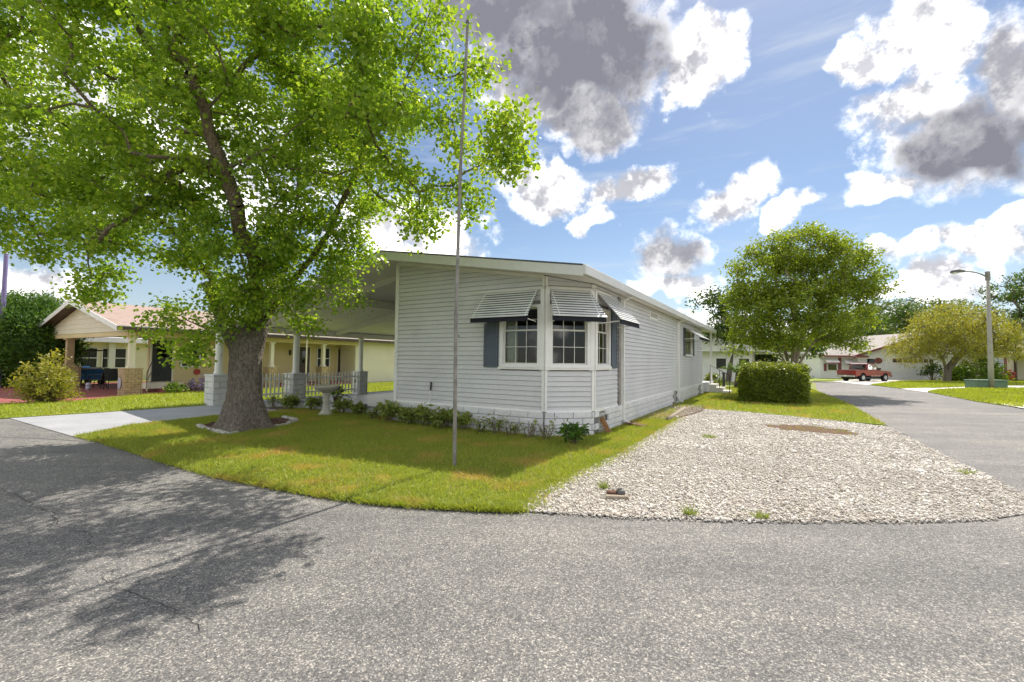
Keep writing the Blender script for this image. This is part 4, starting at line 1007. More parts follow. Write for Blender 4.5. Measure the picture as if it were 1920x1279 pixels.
bow = Vector((-.05, 0, 0)); P = [d * t + bow * math.sin(math.pi * t) for t, _ in sec]
part('pole', MB().tube([p if i else Vector((0, 0, -.02)) for i, p in enumerate(P)], [r for _, r in sec], 12), M['gal'], pole, smooth=False)
part('cap', MB().lathe([(.022, 0), (.03, .02), (.026, .05), (.008, .06)], 12), M['grey_metal'], pole).location = P[-1]
part('cleat', MB().box(-.012, .05, -.05, -.025, 1.93, 1.97).box(.0, .02, -.03, -.01, 1.9, 2.0), M['gal'], pole)
# plank leaning at the vent
pl = part('wooden_plank', MB().box(-.055, .055, -.012, .012, 0, .40), M['wood'], None, bevel=.003); pl.location = HL(RXW + .26, CH + .30, .02); pl.rotation_euler = (0, R(-27), -AZ + R(6)); tag(pl, 'short reddish wooden plank leaning at the vent by the corner', 'plank')
# splash: dark drip block below the first downspout
sp = part('splash_block', MB().extrude([(0, -.13, 0), (0, .13, 0), (0, .13, .09), (0, -.13, .09)], [(.5, -.16, 0), (.5, .16, 0), (.5, .16, .03), (.5, -.16, .03)]), M['mulch'], None, bevel=.01); sp.location = HL(RXW + .16, CH + 1.9, .02); sp.rotation_euler = (0, 0, -AZ); tag(sp, 'dark splash block below the downspout at the house corner', 'splash block')
# rough bed along the side wall with edging log
sheet('pebble_strip', [HL(RXW + .02, CH + 3.2), HL(RXW + .9, CH + 3.4), HL(RXW + 1.25, CH + 6.2), HL(RXW + 1.2, CH + 8.4), HL(RXW + .02, CH + 8.6)], .045, M['dirt'], .03)
o = link('gravel', gravel_stones(1500, [HL(RXW + .1, CH + 3.4), HL(RXW + .85, CH + 3.6), HL(RXW + 1.2, CH + 6.2), HL(RXW + 1.1, CH + 8.2), HL(RXW + .1, CH + 8.4)], []), M['gravel']); o.location.z = .03; tag(o, 'stones in the bed along the side wall', 'gravel', kind='stuff')
lg = MB().tube([gnd(1252, 787, .06), gnd(1262, 780, .06), gnd(1274, 772, .06), gnd(1284, 765, .06)], [.06, .065, .065, .05], 9)
tag(part('edging_log', lg, M['oldwood'], None, smooth=True), 'weathered log edging between the gravel and the side bed', 'log')
# sprinkler box half sunk in the gravel
vb = thing('sprinkler_box', 'small brown sprinkler valve box sunk in the gravel', 'valve box', gnd(1157, 938), R(-8))
part('brick', MB().box(-.13, .13, -.04, .03, 0, .055), M['oldwood'], vb, bevel=.006)
part('lid', MB().box(-.11, .0, .05, .15, .03, .075), M['mulch'], vb, bevel=.01)
part('valve', MB().lathe([(.05, .03), (.055, .08), (.04, .10), (.015, .105)], 14, (.05, .09)), M['grey_metal'], vb, smooth=True)
part('valve_cap', MB().box(.02, .07, .075, .105, .104, .125), M['lampgrey'], vb, bevel=.004)
# small lantern stake on the porch edge
ls = thing('garden_light', 'small dark garden light at the porch slab edge', 'garden light', HL(on_y(687, 762, .35).x, .33, .03)); part('stake', MB().tube([(0, 0, 0), (0, 0, .24)], .008, 6), M['black'], ls); part('lamp_head', MB().lathe([(.03, .22), (.03, .28), (.055, .285), (.045, .30), (.01, .32)], 12), M['grey_metal'], ls)
po = thing('potted_plant', 'dark leafy potted plant on the porch slab behind the birdbath', 'plant', HL(on_y(632, 752, .75).x, .75, .285))
part('pot', MB().lathe([(.09, 0), (.12, .12), (.13, .16), (.11, .16)], 14), M['brown'], po, smooth=True)
link('leaves', leafmesh(cluster([(0, 0, .26), (.1, 0, .24), (-.1, .05, .24)], 16, .2, .6), .22, .28, -.1), M['leaf_dark'], po)

# ---- clipped hedge
def hedge():
    x0, x1, y0, y1, h = 2.75, 5.15, 11.85, 14.1, 1.50
    t = thing('hedge', 'clipped boxy green hedge beside the side street', 'hedge', HL((x0 + x1) / 2, (y0 + y1) / 2), -AZ)
    hx, hy = (x1 - x0) / 2, (y1 - y0) / 2; n = 30000
    P = rng.uniform(-1, 1, (n, 3)); k = rng.integers(0, 5, n)
    s = np.where(rng.random(n) < .5, -1, 1) * (1 - np.abs(rng.normal(0, .10, n)))
    P[:, 0] = np.where(k < 2, s, P[:, 0]); P[:, 1] = np.where((k >= 2) & (k < 4), s, P[:, 1]); P[:, 2] = np.where(k == 4, np.abs(s), P[:, 2])
    rr = np.maximum(np.abs(P[:, 0]), np.abs(P[:, 1])) ** 5
    lump = 1 + .05 * np.sin(P[:, 0] * 5 + P[:, 2] * 3) * np.cos(P[:, 1] * 4 + 1) + .035 * np.sin(P[:, 0] * 11 + 2) * np.sin(P[:, 2] * 9 + P[:, 1] * 7) + np.where(rng.random(n) < .03, rng.uniform(0, .09, n), 0)
    Q = np.stack([P[:, 0] * hx * lump * (1 - .05 * (P[:, 2] > .6)), P[:, 1] * hy * lump, (P[:, 2] * .5 + .5) * h * (1 - .10 * rr) * lump + .04 + .05 * rng.normal(0, 1, len(P)) * (P[:, 2] > .8)], 1)
    corner = (np.abs(P[:, 0]) ** 4 + np.abs(P[:, 1]) ** 4 + (np.maximum(P[:, 2], 0)) ** 8 * .5) > 1.45
    Q = Q[~corner]
    link('leaves', leafmesh(Q, .075, .6, .0, .6), M['leaf_hedge'], t)
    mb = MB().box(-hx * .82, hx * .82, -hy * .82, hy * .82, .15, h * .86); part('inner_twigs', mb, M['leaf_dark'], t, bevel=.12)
    ed = []
    for _ in range(16):
        b = Vector((random.uniform(-hx, hx) * .7, random.uniform(-hy, hy) * .7, 0)); ed.append((b, b + Vector((random.gauss(0, .1), random.gauss(0, .1), .3)), .025, .02))
    part('stems', tubes(ed, None), M['stem'], t)
hedge()

# ---- tree generator for the distance
def far_tree(name, label, base, h, lobes, ntips, per, rad, leaf, mat, bmat, stems, r0, **k):
    skel = [(Vector((0, 0, 0)), -1)]
    for st in stems:
        prev = 0
        for p in st: skel.append((Vector(p), prev)); prev = len(skel) - 1
    return tree(name, label, base, skel, lobes, ntips, per, rad, leaf, mat, bmat, r0, .012, **k)
mb_ = gnd(1485, 738)
def rel(px, py, dep, b): return atdist(px, py, dep) - b
def px_lobes(b, L):
    out = []
    for px, py, dd, rx, ry, rd in L:
        dep = b.y + dd; c = rel(px, py, dep, b); k = dep / FPX; out.append((c.x, c.y, c.z, rx * k, rd, ry * k))
    return out
def px_stems(b, L): return [[tuple(rel(x, y, b.y + d, b)) for x, y, d in s] for s in L]
far_tree('multi_trunk_tree', 'rounded yellow green tree with several pale trunks behind the hedge', mb_, 8,
         px_lobes(mb_, [(1500, 470, 0, 90, 45, 1.8), (1440, 520, 0, 75, 55, 1.8), (1560, 500, 0, 90, 45, 1.8), (1420, 590, -.5, 55, 45, 1.4), (1500, 570, -.8, 90, 55, 1.8), (1590, 560, 0, 75, 50, 1.6), (1620, 520, 0, 45, 22, .9), (1655, 525, 0, 26, 14, .5), (1545, 440, 0, 40, 20, .8), (1600, 465, 0, 34, 18, .7), (1390, 560, 0, 28, 22, .8), (1560, 620, 0, 55, 28, 1.0), (1440, 640, 0, 40, 22, .9), (1600, 605, .3, 40, 22, .8), (1500, 520, 1.2, 110, 60, 1.2), (1480, 640, 1.5, 60, 22, .8), (1470, 610, -1.2, 80, 40, .9), (1400, 630, 0, 36, 34, 1.0), (1580, 640, .5, 50, 22, .9)]),
         480, 105, .55, .15, 'leaf_olive', 'bark_pale', px_stems(mb_, [[(1480, 690, 0), (1470, 650, .1), (1450, 600, .1), (1440, 540, 0)], [(1490, 690, .1), (1500, 640, .2), (1515, 590, 0), (1530, 520, 0)], [(1478, 690, -.1), (1455, 650, -.3), (1425, 610, -.3)], [(1492, 690, .2), (1520, 650, .5), (1560, 590, .6)], [(1486, 690, -.2), (1488, 640, -.5), (1490, 580, -.6)]]), .20, aspect=.5)
# leaning dark tree left of it, tree mass behind
b = gnd(1365, 716)
far_tree('oak_tree', 'dark irregular tree behind the house roof end', b, 11, px_lobes(b, [(1345, 560, 0, 30, 22, 1.5), (1360, 600, 0, 28, 26, 1.4), (1320, 565, 0, 22, 10, .8), (1335, 625, 0, 22, 18, 1.2), (1390, 560, 0, 30, 30, 1.5), (1375, 645, 0, 30, 18, 1.5), (1400, 620, 0, 40, 30, 1.6)]), 90, 60, .8, .26, 'leaf_dark', 'bark_grey', px_stems(b, [[(1370, 690, 0), (1375, 640, 0), (1360, 590, 0), (1345, 565, 0)]]), .28)
b = gnd(1445, 713)
far_tree('oak_tree', 'dark green tree low behind the pale trunks', b, 8, px_lobes(b, [(1430, 655, 0, 40, 25, 2), (1400, 660, 1, 34, 22, 2), (1505, 648, 0, 36, 18, 2)]), 70, 60, .9, .28, 'leaf_dark', 'bark_grey', px_stems(b, [[(1446, 690, 0), (1450, 660, 0)]]), .2)
for i, (px, py, dep, lob, lab, mt) in enumerate([
    (1600, 690, 72, [(1590, 620, 0, 40, 32, 5), (1560, 640, 0, 36, 24, 4), (1625, 605, 0, 36, 30, 4)], 'dark green tree behind the brown roof, left of the others', 'leaf_dark'),
    (1660, 690, 80, [(1660, 590, 0, 38, 25, 5), (1690, 615, 0, 34, 26, 4), (1640, 620, 0, 34, 26, 4)], 'hazy green tree behind the middle of the brown roof', 'leaf_far'),
    (1750, 690, 84, [(1745, 592, 0, 46, 26, 5), (1790, 590, 0, 36, 22, 4), (1715, 610, 0, 40, 26, 4)], 'hazy green tree behind the drooping yellow tree', 'leaf_far'),
    (1890, 690, 60, [(1885, 545, 0, 32, 24, 3), (1875, 590, 0, 36, 26, 3), (1915, 570, 0, 36, 40, 3), (1900, 625, 0, 40, 26, 3), (1930, 540, 0, 30, 30, 3), (1860, 620, 0, 24, 18, 2)], 'tall open tree right of the street lamp', 'leaf_dark'),
    (1990, 690, 66, [(1990, 600, 0, 60, 60, 5), (2040, 620, 0, 50, 40, 4)], 'tall green tree at the far right edge', 'leaf_dark'),
    (1700, 690, 66, [(1700, 588, 0, 30, 26, 4), (1675, 610, 0, 30, 22, 4), (1735, 600, 0, 34, 26, 4)], 'green tree rising behind the garage gable', 'leaf_dark'),
    (1570, 690, 64, [(1565, 615, 0, 40, 34, 4), (1600, 600, 0, 34, 30, 4), (1620, 625, 0, 40, 20, 3)], 'dark green tree close behind the white wing roof', 'leaf_dark'),
    (15, 690, 60, [(18, 592, 0, 16, 16, 2), (35, 620, 0, 26, 22, 3), (-10, 610, 0, 30, 26, 3)], 'distant grey green tree at the far left', 'leaf_far'),
    (1330, 690, 90, [(1330, 640, 0, 40, 26, 6), (1290, 660, 0, 30, 20, 4)], 'distant green tree over the side porch', 'leaf_far'),
    (1480, 690, 90, [(1470, 650, 0, 60, 30, 6), (1540, 650, 0, 50, 30, 5)], 'distant tree mass behind the pale trunked tree', 'leaf_far')]):
    g_ = atdist(px, py, dep); b = Vector((g_.x, g_.y, 0))
    far_tree('background_tree', lab, b, 10, px_lobes(b, lob), 80, 70, dep / 60.0, dep / 60.0 * .30, mt, 'bark_grey', px_stems(b, [[(px, 680, 0), (px, 640, 0)]]), .3, group='trees behind the far houses')
# drooping yellow tree
b = gnd(1775, 716); wl = px_lobes(b, [(1790, 600, 0, 70, 28, 3.2), (1745, 630, 0, 55, 34, 2.6), (1830, 625, 0, 60, 34, 2.8), (1710, 650, 0, 36, 26, 1.8), (1870, 640, 0, 40, 26, 2.0), (1790, 645, -1, 70, 28, 2.0), (1695, 665, 0, 16, 14, .9), (1895, 650, 0, 26, 14, 1.2)])
t_w, _, _ = far_tree('weeping_tree', 'drooping yellow green weeping tree before the white garage', b, 7, wl, 340, 75, .75, .26, 'leaf_weep', 'bark', px_stems(b, [[(1773, 690, 0), (1768, 672, 0), (1755, 655, 0), (1735, 635, 0)], [(1777, 692, 0), (1790, 675, 0), (1810, 658, 0), (1835, 640, 0)]]), .34, aspect=.2, droop=1.1, flat=1.1)
def strands():
    P = []
    for l in wl:
        for _ in range(26):
            a = random.uniform(0, 6.28); x = l[0] + l[3] * math.cos(a) * random.uniform(.6, 1); y = l[1] + l[4] * math.sin(a) * random.uniform(.6, 1); z = l[2]
            for k in range(24): P.append((x + random.gauss(0, .12), y + random.gauss(0, .12), z - k * random.uniform(.03, .10)))
    P = np.array(P); P = P[P[:, 2] > 2.7]
    link('strands', leafmesh(P, .24, .16, 1.6), M['leaf_weep'], t_w)
strands()
# palm by the side porch
b = gnd(1380, 727); pm = thing('palm', 'small bright green palm by the side porch', 'palm', b)
part('trunk', MB().tube([(0, 0, 0), (.05, 0, .5), (.1, 0, 1.0)], [.14, .12, .10], 9), M['bark_grey'], pm, smooth=True)
for k in range(18):
    a = random.uniform(0, 6.28); e = random.uniform(.2, 1.3); L_ = random.uniform(.8, 1.2); P = []; D_ = []
    for s in range(40):
        t = s / 40; r = L_ * t; z = 1.0 + r * math.sin(e) - .7 * t * t * math.cos(e); c = Vector((.1 + math.cos(a) * r * math.cos(e), math.sin(a) * r * math.cos(e), z)); P.append(c); sgn = 1 if s % 2 else -1; D_.append((-math.sin(a) * sgn + math.cos(a) * .6, math.cos(a) * sgn + math.sin(a) * .6, .1))
    link('frond', leafmesh(np.array([tuple(p) for p in P]), .34, .12, .25, .5, .1, 'frond', D=np.array(D_) * 3), M['leaf_bright'], pm)
# round bushes
def bush(name, label, b, rx, ry, h, n, leaf, mat, cat='bush', aspect=.5, z0=.1, droop=.0):
    t = thing(name, label, cat, b); ed = []; tips = []
    for _ in range(max(10, n // 60)):
        d = Vector((random.gauss(0, 1), random.gauss(0, 1), abs(random.gauss(0, 1)))).normalized(); r = random.uniform(.55, 1) * (1 + .12 * math.sin(5 * d.x + 3 * d.y))
        tp = Vector((d.x * rx * r, d.y * ry * r, z0 + d.z * (h - z0) * r)); tips.append(tp); ed.append((Vector((d.x * .08, d.y * .08, 0)), tp, .014 * h, .005 * h))
    part('stems', tubes(ed, None, 4), M['stem'], t); k = max(4, n // len(tips))
    link('leaves', leafmesh(cluster(tips, k, .28 * max(rx, h * .6), .9), leaf, aspect, droop, .4), M[mat], t); return t
bush('yellow_shrub', 'yellow leaved shrub before the red driveway at the left', gnd(88, 755), .78, .7, 1.6, 3600, .105, 'leaf_yellow', aspect=.4, droop=-.3)
cb = gnd(44, 724)
t_c = thing('conifer', 'large dark green bushy conifer at the left edge', 'tree', cb); tips = []; ed = [(Vector((0, 0, 0)), Vector((0, 0, 3.6)), .2, .05)]; D_ = []
for _ in range(420):
    z = random.random() ** .8; rr_ = 2.05 * math.sqrt(max(0, 1 - (abs(z - .38) / .64) ** 2.2)); a = random.uniform(0, 6.28); r = rr_ * random.uniform(.8, 1.04) * (1 + .08 * math.sin(4 * a + z * 6))
    tips.append(Vector((math.cos(a) * r, math.sin(a) * r * .9, .2 + z * 4.1)))
    if _ % 6 == 0: ed.append((Vector((0, 0, .1 + z * 3.0)), tips[-1], .03, .01))
part('trunk', tubes(ed, None), M['bark'], t_c); Pc = cluster(tips, 95, .5, 1.2); link('crown', leafmesh(Pc, .17, .3, -.55, .2), M['leaf_conifer'], t_c)
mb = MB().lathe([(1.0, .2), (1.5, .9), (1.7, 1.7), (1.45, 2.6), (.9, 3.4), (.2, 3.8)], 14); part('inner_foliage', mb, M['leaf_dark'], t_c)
bush('bush', 'bright green bush by the far garage', gnd(1828, 716), 2.2, 1.8, 2.4, 2600, .30, 'leaf_bright')
bush('bush', 'thin pruned bush before the white garage wall', gnd(1748, 713), 1.3, .7, 2.4, 500, .22, 'leaf_dark')
bush('bush', 'low dark bush at the corner of the white wing', gnd(1542, 708.5), 1.3, 1.2, 1.7, 1400, .25, 'leaf_dark')
bush('bush', 'yellow green shrub by the side porch steps', gnd(1338, 731) + Vector((.3, .9, 0)), .7, .6, .9, 900, .12, 'leaf_hedge')

# ================================================================== yellow neighbour house (same directions as the grey house)
NB = thing('yellow_house', 'yellow house with brown roof, gabled carport and porch, left of the carport', 'house', A0, -AZ)
NX, NRX, NRZ, NEZ, NLX = -18.35, -23.7, 4.15, 2.80, -29.0
def nroof(x): return NRZ - abs(x - NRX) * (NRZ - NEZ) / (NX - NRX)
def nslab(xa, xb, y0, y1, d0, d1, mat, name): return part(name, MB().extrude([(xa, y0, nroof(xa) + d0), (xb, y0, nroof(xb) + d0), (xb, y0, nroof(xb) + d1), (xa, y0, nroof(xa) + d1)], [(xa, y1, nroof(xa) + d0), (xb, y1, nroof(xb) + d0), (xb, y1, nroof(xb) + d1), (xa, y1, nroof(xa) + d1)]), M[mat], NB)
nslab(NRX, NX, -1.0, 18, -.06, 0, 'brownroof', 'roof'); nslab(NLX, NRX - .002, -1.0, 18, -.06, 0, 'brownroof', 'roof')
nslab(NRX, NX, -1.03, -1.001, -.2, .01, 'trim', 'fascia'); nslab(NLX, NRX - .002, -1.03, -1.001, -.2, .01, 'trim', 'fascia')
nslab(NRX, NX - .1, -.95, 17.9, -.16, -.062, 'brown', 'soffit'); nslab(NLX + .1, NRX - .002, -.95, 17.9, -.16, -.062, 'brown', 'soffit')
part('gutter', MB().box(NX, NX + .12, -1.0, 18, NEZ - .17, NEZ - .02), M['brown'], NB)
part('drip_edge', MB().box(NX, NX + .125, -1.0, 18, NEZ - .019, NEZ + .012), M['trim'], NB)
# gable siding boards
for k in range(7):
    z = 2.62 + k * .22
    hw = (NRZ - .2 - z) * (NX - NRX) / (NRZ - NEZ)
    if hw > .3:
        hw2 = max(.02, (NRZ - .2 - z - .215) * (NX - NRX) / (NRZ - NEZ)); a, b_ = min(hw, NX - NRX - .25), min(hw2, NX - NRX - .25)
        part('gable_board', MB().extrude([(NRX - a, -.56, z), (NRX + a, -.56, z), (NRX + b_, -.55, z + .215), (NRX - b_, -.55, z + .215)], [(NRX - a, -.5, z), (NRX + a, -.5, z), (NRX + b_, -.5, z + .215), (NRX - b_, -.5, z + .215)]), M['cream'], NB)
part('beam', MB().box(NLX + .4, NX - .15, -.60, -.35, 2.42, 2.60), M['yellow'], NB)
part('beam', MB().box(NX - .75, NX - .45, -.349, 11.2, 2.42, 2.62), M['yellow'], NB)
NCX = -18.9
YP = [on_x(243, 740, NCX).y, on_x(508, 700, NCX).y, on_x(605, 700, NCX).y]
pier(NCX, YP[0], .62, 1.1, .11, .24, .10, 2.42, NB, 'tanbrick', 'tanmortar', 'cream', True)
for y in YP[1:]: pier(NCX, y, .55, 1.1, .12, .24, .09, 2.42, NB, 'tanbrick', 'tanmortar', 'cream', True)
pier(-25.2, -.5, .7, 1.1, .11, .24, .13, 2.42, NB, 'tanbrick', 'tanmortar', 'tanbrick', True)
part('wall', MB().box(-20.65, -20.5, .9, 11.3, 0, 2.75), M['yellow'], NB); part('wall', MB().box(-28.0, -20.66, 4.6, 4.75, 0, 2.8), M['cream'], NB)
part('wall', MB().box(-28.0, -27.85, 4.76, 17, 0, 2.8), M['yellow'], NB); part('wall', MB().box(-27.8, -18.95, 16.9, 17.0, 0, 2.8), M['yellow'], NB)
part('porch_floor', MB().box(-20.49, -18.95, 1.0, 11.3, .0, .16), M['redpave'], NB)
y0 = on_x(668, 660, -18.9).y
part('wall', MB().box(-20.4, -18.99, y0, 16.8, 0, 2.7), M['cream'], NB)
for k in range(12):
    z = .08 + k * .21; part('siding_plank', MB().extrude([(-18.95, y0, z), (-18.95, 16.8, z), (-18.975, 16.8, z + .21), (-18.975, y0, z + .21)], [(-18.99, y0, z), (-18.99, 16.8, z), (-18.99, 16.8, z + .21), (-18.99, y0, z + .21)]), M['cream'], NB)
def nx(px, x0=-20.5): return on_x(px, 690, x0).y
def ndoor(px0, px1, z0, z1, mat, pane=True):
    a, b_ = nx(px0), nx(px1); d = part('door', MB().box(-20.49, -20.45, a, b_, z0, z1), M[mat], NB)
    part('door_frame', MB().box(-20.49, -20.43, a - .07, a - .002, z0, z1 + .07).box(-20.49, -20.43, b_ + .002, b_ + .07, z0, z1 + .07).box(-20.49, -20.43, a - .001, b_ + .001, z1 + .002, z1 + .07), M['cream'], d)
    if pane: part('pane', MB().box(-20.449, -20.44, a + .2, b_ - .2, z0 + 1.1, z1 - .25), M['carglass'], d)
def nwin(px0, px1, z0, z1, x0=-20.5, mat='trim', parent=NB):
    a, b_ = nx(px0, x0), nx(px1, x0); w = part('window', MB().box(x0 + .01, x0 + .06, a - .06, a, z0 - .06, z1 + .06).box(x0 + .01, x0 + .06, b_, b_ + .06, z0 - .06, z1 + .06).box(x0 + .01, x0 + .06, a, b_, z1, z1 + .06).box(x0 + .01, x0 + .06, a, b_, z0 - .06, z0).box(x0 + .01, x0 + .05, a, b_, (z0 + z1) / 2 - .025, (z0 + z1) / 2 + .025), M[mat], parent)
    for c, d in ((z0, (z0 + z1) / 2 - .026), ((z0 + z1) / 2 + .026, z1)): part('pane', MB().box(x0 + .012, x0 + .03, a + .001, b_ - .001, c, d), M['screen'], w)
ndoor(283, 321, .45, 2.35, 'screen'); ndoor(559, 579, .2, 2.25, 'brown'); ndoor(632, 651, .2, 2.2, 'brown')
nwin(594, 616, .95, 2.2); nwin(340, 372, 1.15, 2.15)
part('door_step', MB().box(-20.44, -19.7, nx(262), nx(330), .165, .42), M['cream'], NB)
rl = MB(); ya, yb = nx(262), nx(281)
rl.tube([(-19.75, ya, .9), (-20.3, yb, 1.35)], .02, 6).tube([(-19.75, ya, .5), (-20.3, yb, .9)], .015, 6).tube([(-19.75, ya, .16), (-19.75, ya, .9)], .02, 6).tube([(-20.3, yb, .42), (-20.3, yb, 1.35)], .02, 6)
part('handrail', rl, M['grey_metal'], NB)
part('wall_lamp', MB().box(-20.49, -20.38, nx(541), nx(543), 1.75, 2.05), M['black'], NB)
part('downpipe', MB().tube([(-18.3, on_x(574, 690, -18.3).y, .05), (-18.3, on_x(574, 690, -18.3).y, NEZ - .15)], .04, 8), M['cream'], NB)
# round sign and plaque
rs = part('round_sign', MB().lathe([(.15, 0), (.15, .02)], 18), M['red_sign'], None); rs.location = HL(-20.47, nx(369), .86); rs.rotation_euler = (R(90), 0, R(90) - AZ); tag(rs, 'small round red sign on the yellow wall', 'sign')
pq = part('plaque', MB().lathe([(.16, 0), (.16, .02), (.11, .03)], 18), M['lavender_ring'], None); pq.location = HL(NCX - .05, YP[0] - .33, .48); pq.scale = (1, 1.5, 1); pq.rotation_euler = (R(90), 0, -AZ); tag(pq, 'oval grey plaque on the tan brick pier', 'plaque')
bush('bush', 'low green bush by the tan brick pier', HL(-18.2, 1.0, 0), .55, .5, .5, 700, .10, 'leaf_bright')
bush('flower_bush', 'low lavender flowering bush on the lawn by the yellow wall', HL(-18.2, 2.2, 0), .95, .7, .62, 1500, .09, 'flower')
# chairs, golf cart on the red paving
def chair(label, p, rz):
    c = thing('patio_chair', label, 'chair', p, rz, 'patio chairs under the yellow carport')
    part('seat', MB().box(-.25, .25, -.25, .25, .40, .43), M['black'], c); part('backrest', MB().extrude([(-.25, .22, .43), (.25, .22, .43), (.25, .25, .43), (-.25, .25, .43)], [(-.25, .34, .98), (.25, .34, .98), (.25, .37, .98), (-.25, .37, .98)]), M['screen'], c)
    for sx in (-1, 1):
        part('armrest', MB().tube([(sx * .27, .3, .66), (sx * .28, 0, .67), (sx * .28, -.26, .64)], .018, 6), M['black'], c)
        for sy in (-1, 1): part('leg', MB().tube([(sx * .25, sy * .2, .42), (sx * .29, sy * .27, 0)], .016, 6), M['black'], c)
        part('armrest', MB().tube([(sx * .28, -.26, .64), (sx * .27, -.23, .42)], .016, 6), M['black'], c)
chair('dark patio chair facing right under the yellow carport', HL(-24.3, .3, .012), R(-70)); chair('dark patio chair beside the tan brick pier', HL(-23.0, .5, .012), R(60))
gc = thing('golf_cart', 'blue golf cart half hidden behind the left carport pier', 'golf cart', HL(-29.2, 1.2, .0), -AZ + R(95))
part('body', MB().extrude([(-.55, -1.1, .3), (-.55, .5, .3), (-.55, .9, .35), (-.55, 1.1, .55), (-.55, .95, .8), (-.55, .7, 1.0), (-.55, .55, .55), (-.55, -.3, .5), (-.55, -.35, .85), (-.55, -1.1, .85)], [(.55, -1.1, .3), (.55, .5, .3), (.55, .9, .35), (.55, 1.1, .55), (.55, .95, .8), (.55, .7, 1.0), (.55, .55, .55), (.55, -.3, .5), (.55, -.35, .85), (.55, -1.1, .85)]), M['blue'], gc, bevel=.02)
for sx in (-1, 1):
    for y in (-.75, .75):
        w = part('wheel', MB().tube([(sx * .42, y, .24), (sx * .6, y, .24)], .24, 16), M['tyre'], gc); part('hub', MB().tube([(sx * .59, y, .24), (sx * .615, y, .24)], .13, 12), M['rim'], w)
    part('roof_post', MB().tube([(sx * .5, .8, .95), (sx * .48, .6, 1.85)], .02, 6), M['black'], gc); part('roof_post', MB().tube([(sx * .5, -1.0, .85), (sx * .48, -.9, 1.85)], .02, 6), M['black'], gc)
part('canopy', MB().box(-.58, .58, -1.1, .85, 1.85, 1.91), M['brown'], gc, bevel=.02); part('seat', MB().box(-.5, .5, -.9, -.38, .85, .95), M['trim'], gc, bevel=.03)
lw = part('leaf_wreath', MB().lathe([(.05, 0), (.10, .08), (.09, .20), (.12, .26), (.05, .34)], 10), M['lavender_ring'], None); lw.name = 'garden_figure'; lw.location = HL(-23.2, -.35, .012); tag(lw, 'tiny pale garden figure on the red paving', 'figurine')
# cream house behind the yellow carport
NC = thing('cream_house', 'cream sided house seen through the yellow carport', 'house', A0, -AZ); CXW = -33.0
part('wall', MB().box(CXW - 6, CXW, -6, 16, 0, 2.6), M['cream'], NC)
part('roof', MB().extrude([(CXW + .7, -6.6, 2.6), (CXW + .7, -6.6, 2.75), (CXW - 3, -6.6, 3.6), (CXW - 6.7, -6.6, 2.75), (CXW - 6.7, -6.6, 2.6)], [(CXW + .7, 16.6, 2.6), (CXW + .7, 16.6, 2.75), (CXW - 3, 16.6, 3.6), (CXW - 6.7, 16.6, 2.75), (CXW - 6.7, 16.6, 2.6)]), M['roofwhite'], NC)
part('fascia', MB().box(CXW + .69, CXW + .75, -6.6, 16.6, 2.45, 2.76), M['trim'], NC)
for a, b_ in ((150, 180), (191, 200), (214, 234)):
    nwin(a, b_, .85, 2.05, CXW, 'trim', NC)
part('corner_post', MB().box(CXW + .01, CXW + .2, nx(200.5, CXW), nx(213, CXW), 0, 2.45), M['trim'], NC)
lawn('far_left_lawn', [HL(-31.2, -8), HL(-31.2, 16), HL(-33, 16), HL(-33, -8)], 'turf_far', .02)

# ================================================================== house across the street
GY = 49.0
GH = thing('garage_house', 'low white house with brown roof, maroon trim and wide garage across the street', 'house', (0, GY, 0))
def gx(px, dep=GY): return ray(px, 690).x / ray(px, 690).y * dep
def gz(py, px=1650, dep=GY): d = ray(px, py); return EYE + d.z / d.y * dep
x0, x1, xg0, xg1 = gx(1538), gx(1612), gx(1601), gx(1872)
part('wall', MB().box(x0, x1, 0, 9, 0, 2.45), M['whitewall'], GH)
part('wall', MB().add([(xg0, -.6, 0), (xg1, -.6, 0), (xg1, -.6, 2.6), ((xg0 + xg1) / 2, -.6, 5.0), (xg0, -.6, 2.6), (xg0, 9, 0), (xg1, 9, 0), (xg1, 9, 2.6), ((xg0 + xg1) / 2, 9, 5.0), (xg0, 9, 2.6)], [(0, 1, 2, 3, 4), (9, 8, 7, 6, 5), (0, 4, 9, 5), (1, 6, 7, 2)]), M['whitewall'], GH)
xm = (xg0 + xg1) / 2; gs = 2.4 / (xm - xg0)
def gable(name, xa, za, xb, zb, y0, y1, t, mat): return part(name, MB().extrude([(xa, y0, za), (xb, y0, zb), (xb, y0, zb + t), (xa, y0, za + t)], [(xa, y1, za), (xb, y1, zb), (xb, y1, zb + t), (xa, y1, za + t)]), M[mat], GH)
gable('roof', xg0 - .5, 2.62 - .5 * gs, xm, 5.02, -1.0, 9.4, .10, 'darkroof'); gable('roof', xm + .002, 5.02, xg1 + .5, 2.62 - .5 * gs, -1.0, 9.4, .10, 'darkroof')
gable('fascia', xg0 - .52, 2.5 - .5 * gs, xm, 4.90, -1.06, -1.002, .22, 'maroon'); gable('fascia', xm + .002, 4.90, xg1 + .52, 2.5 - .5 * gs, -1.06, -1.002, .22, 'maroon')
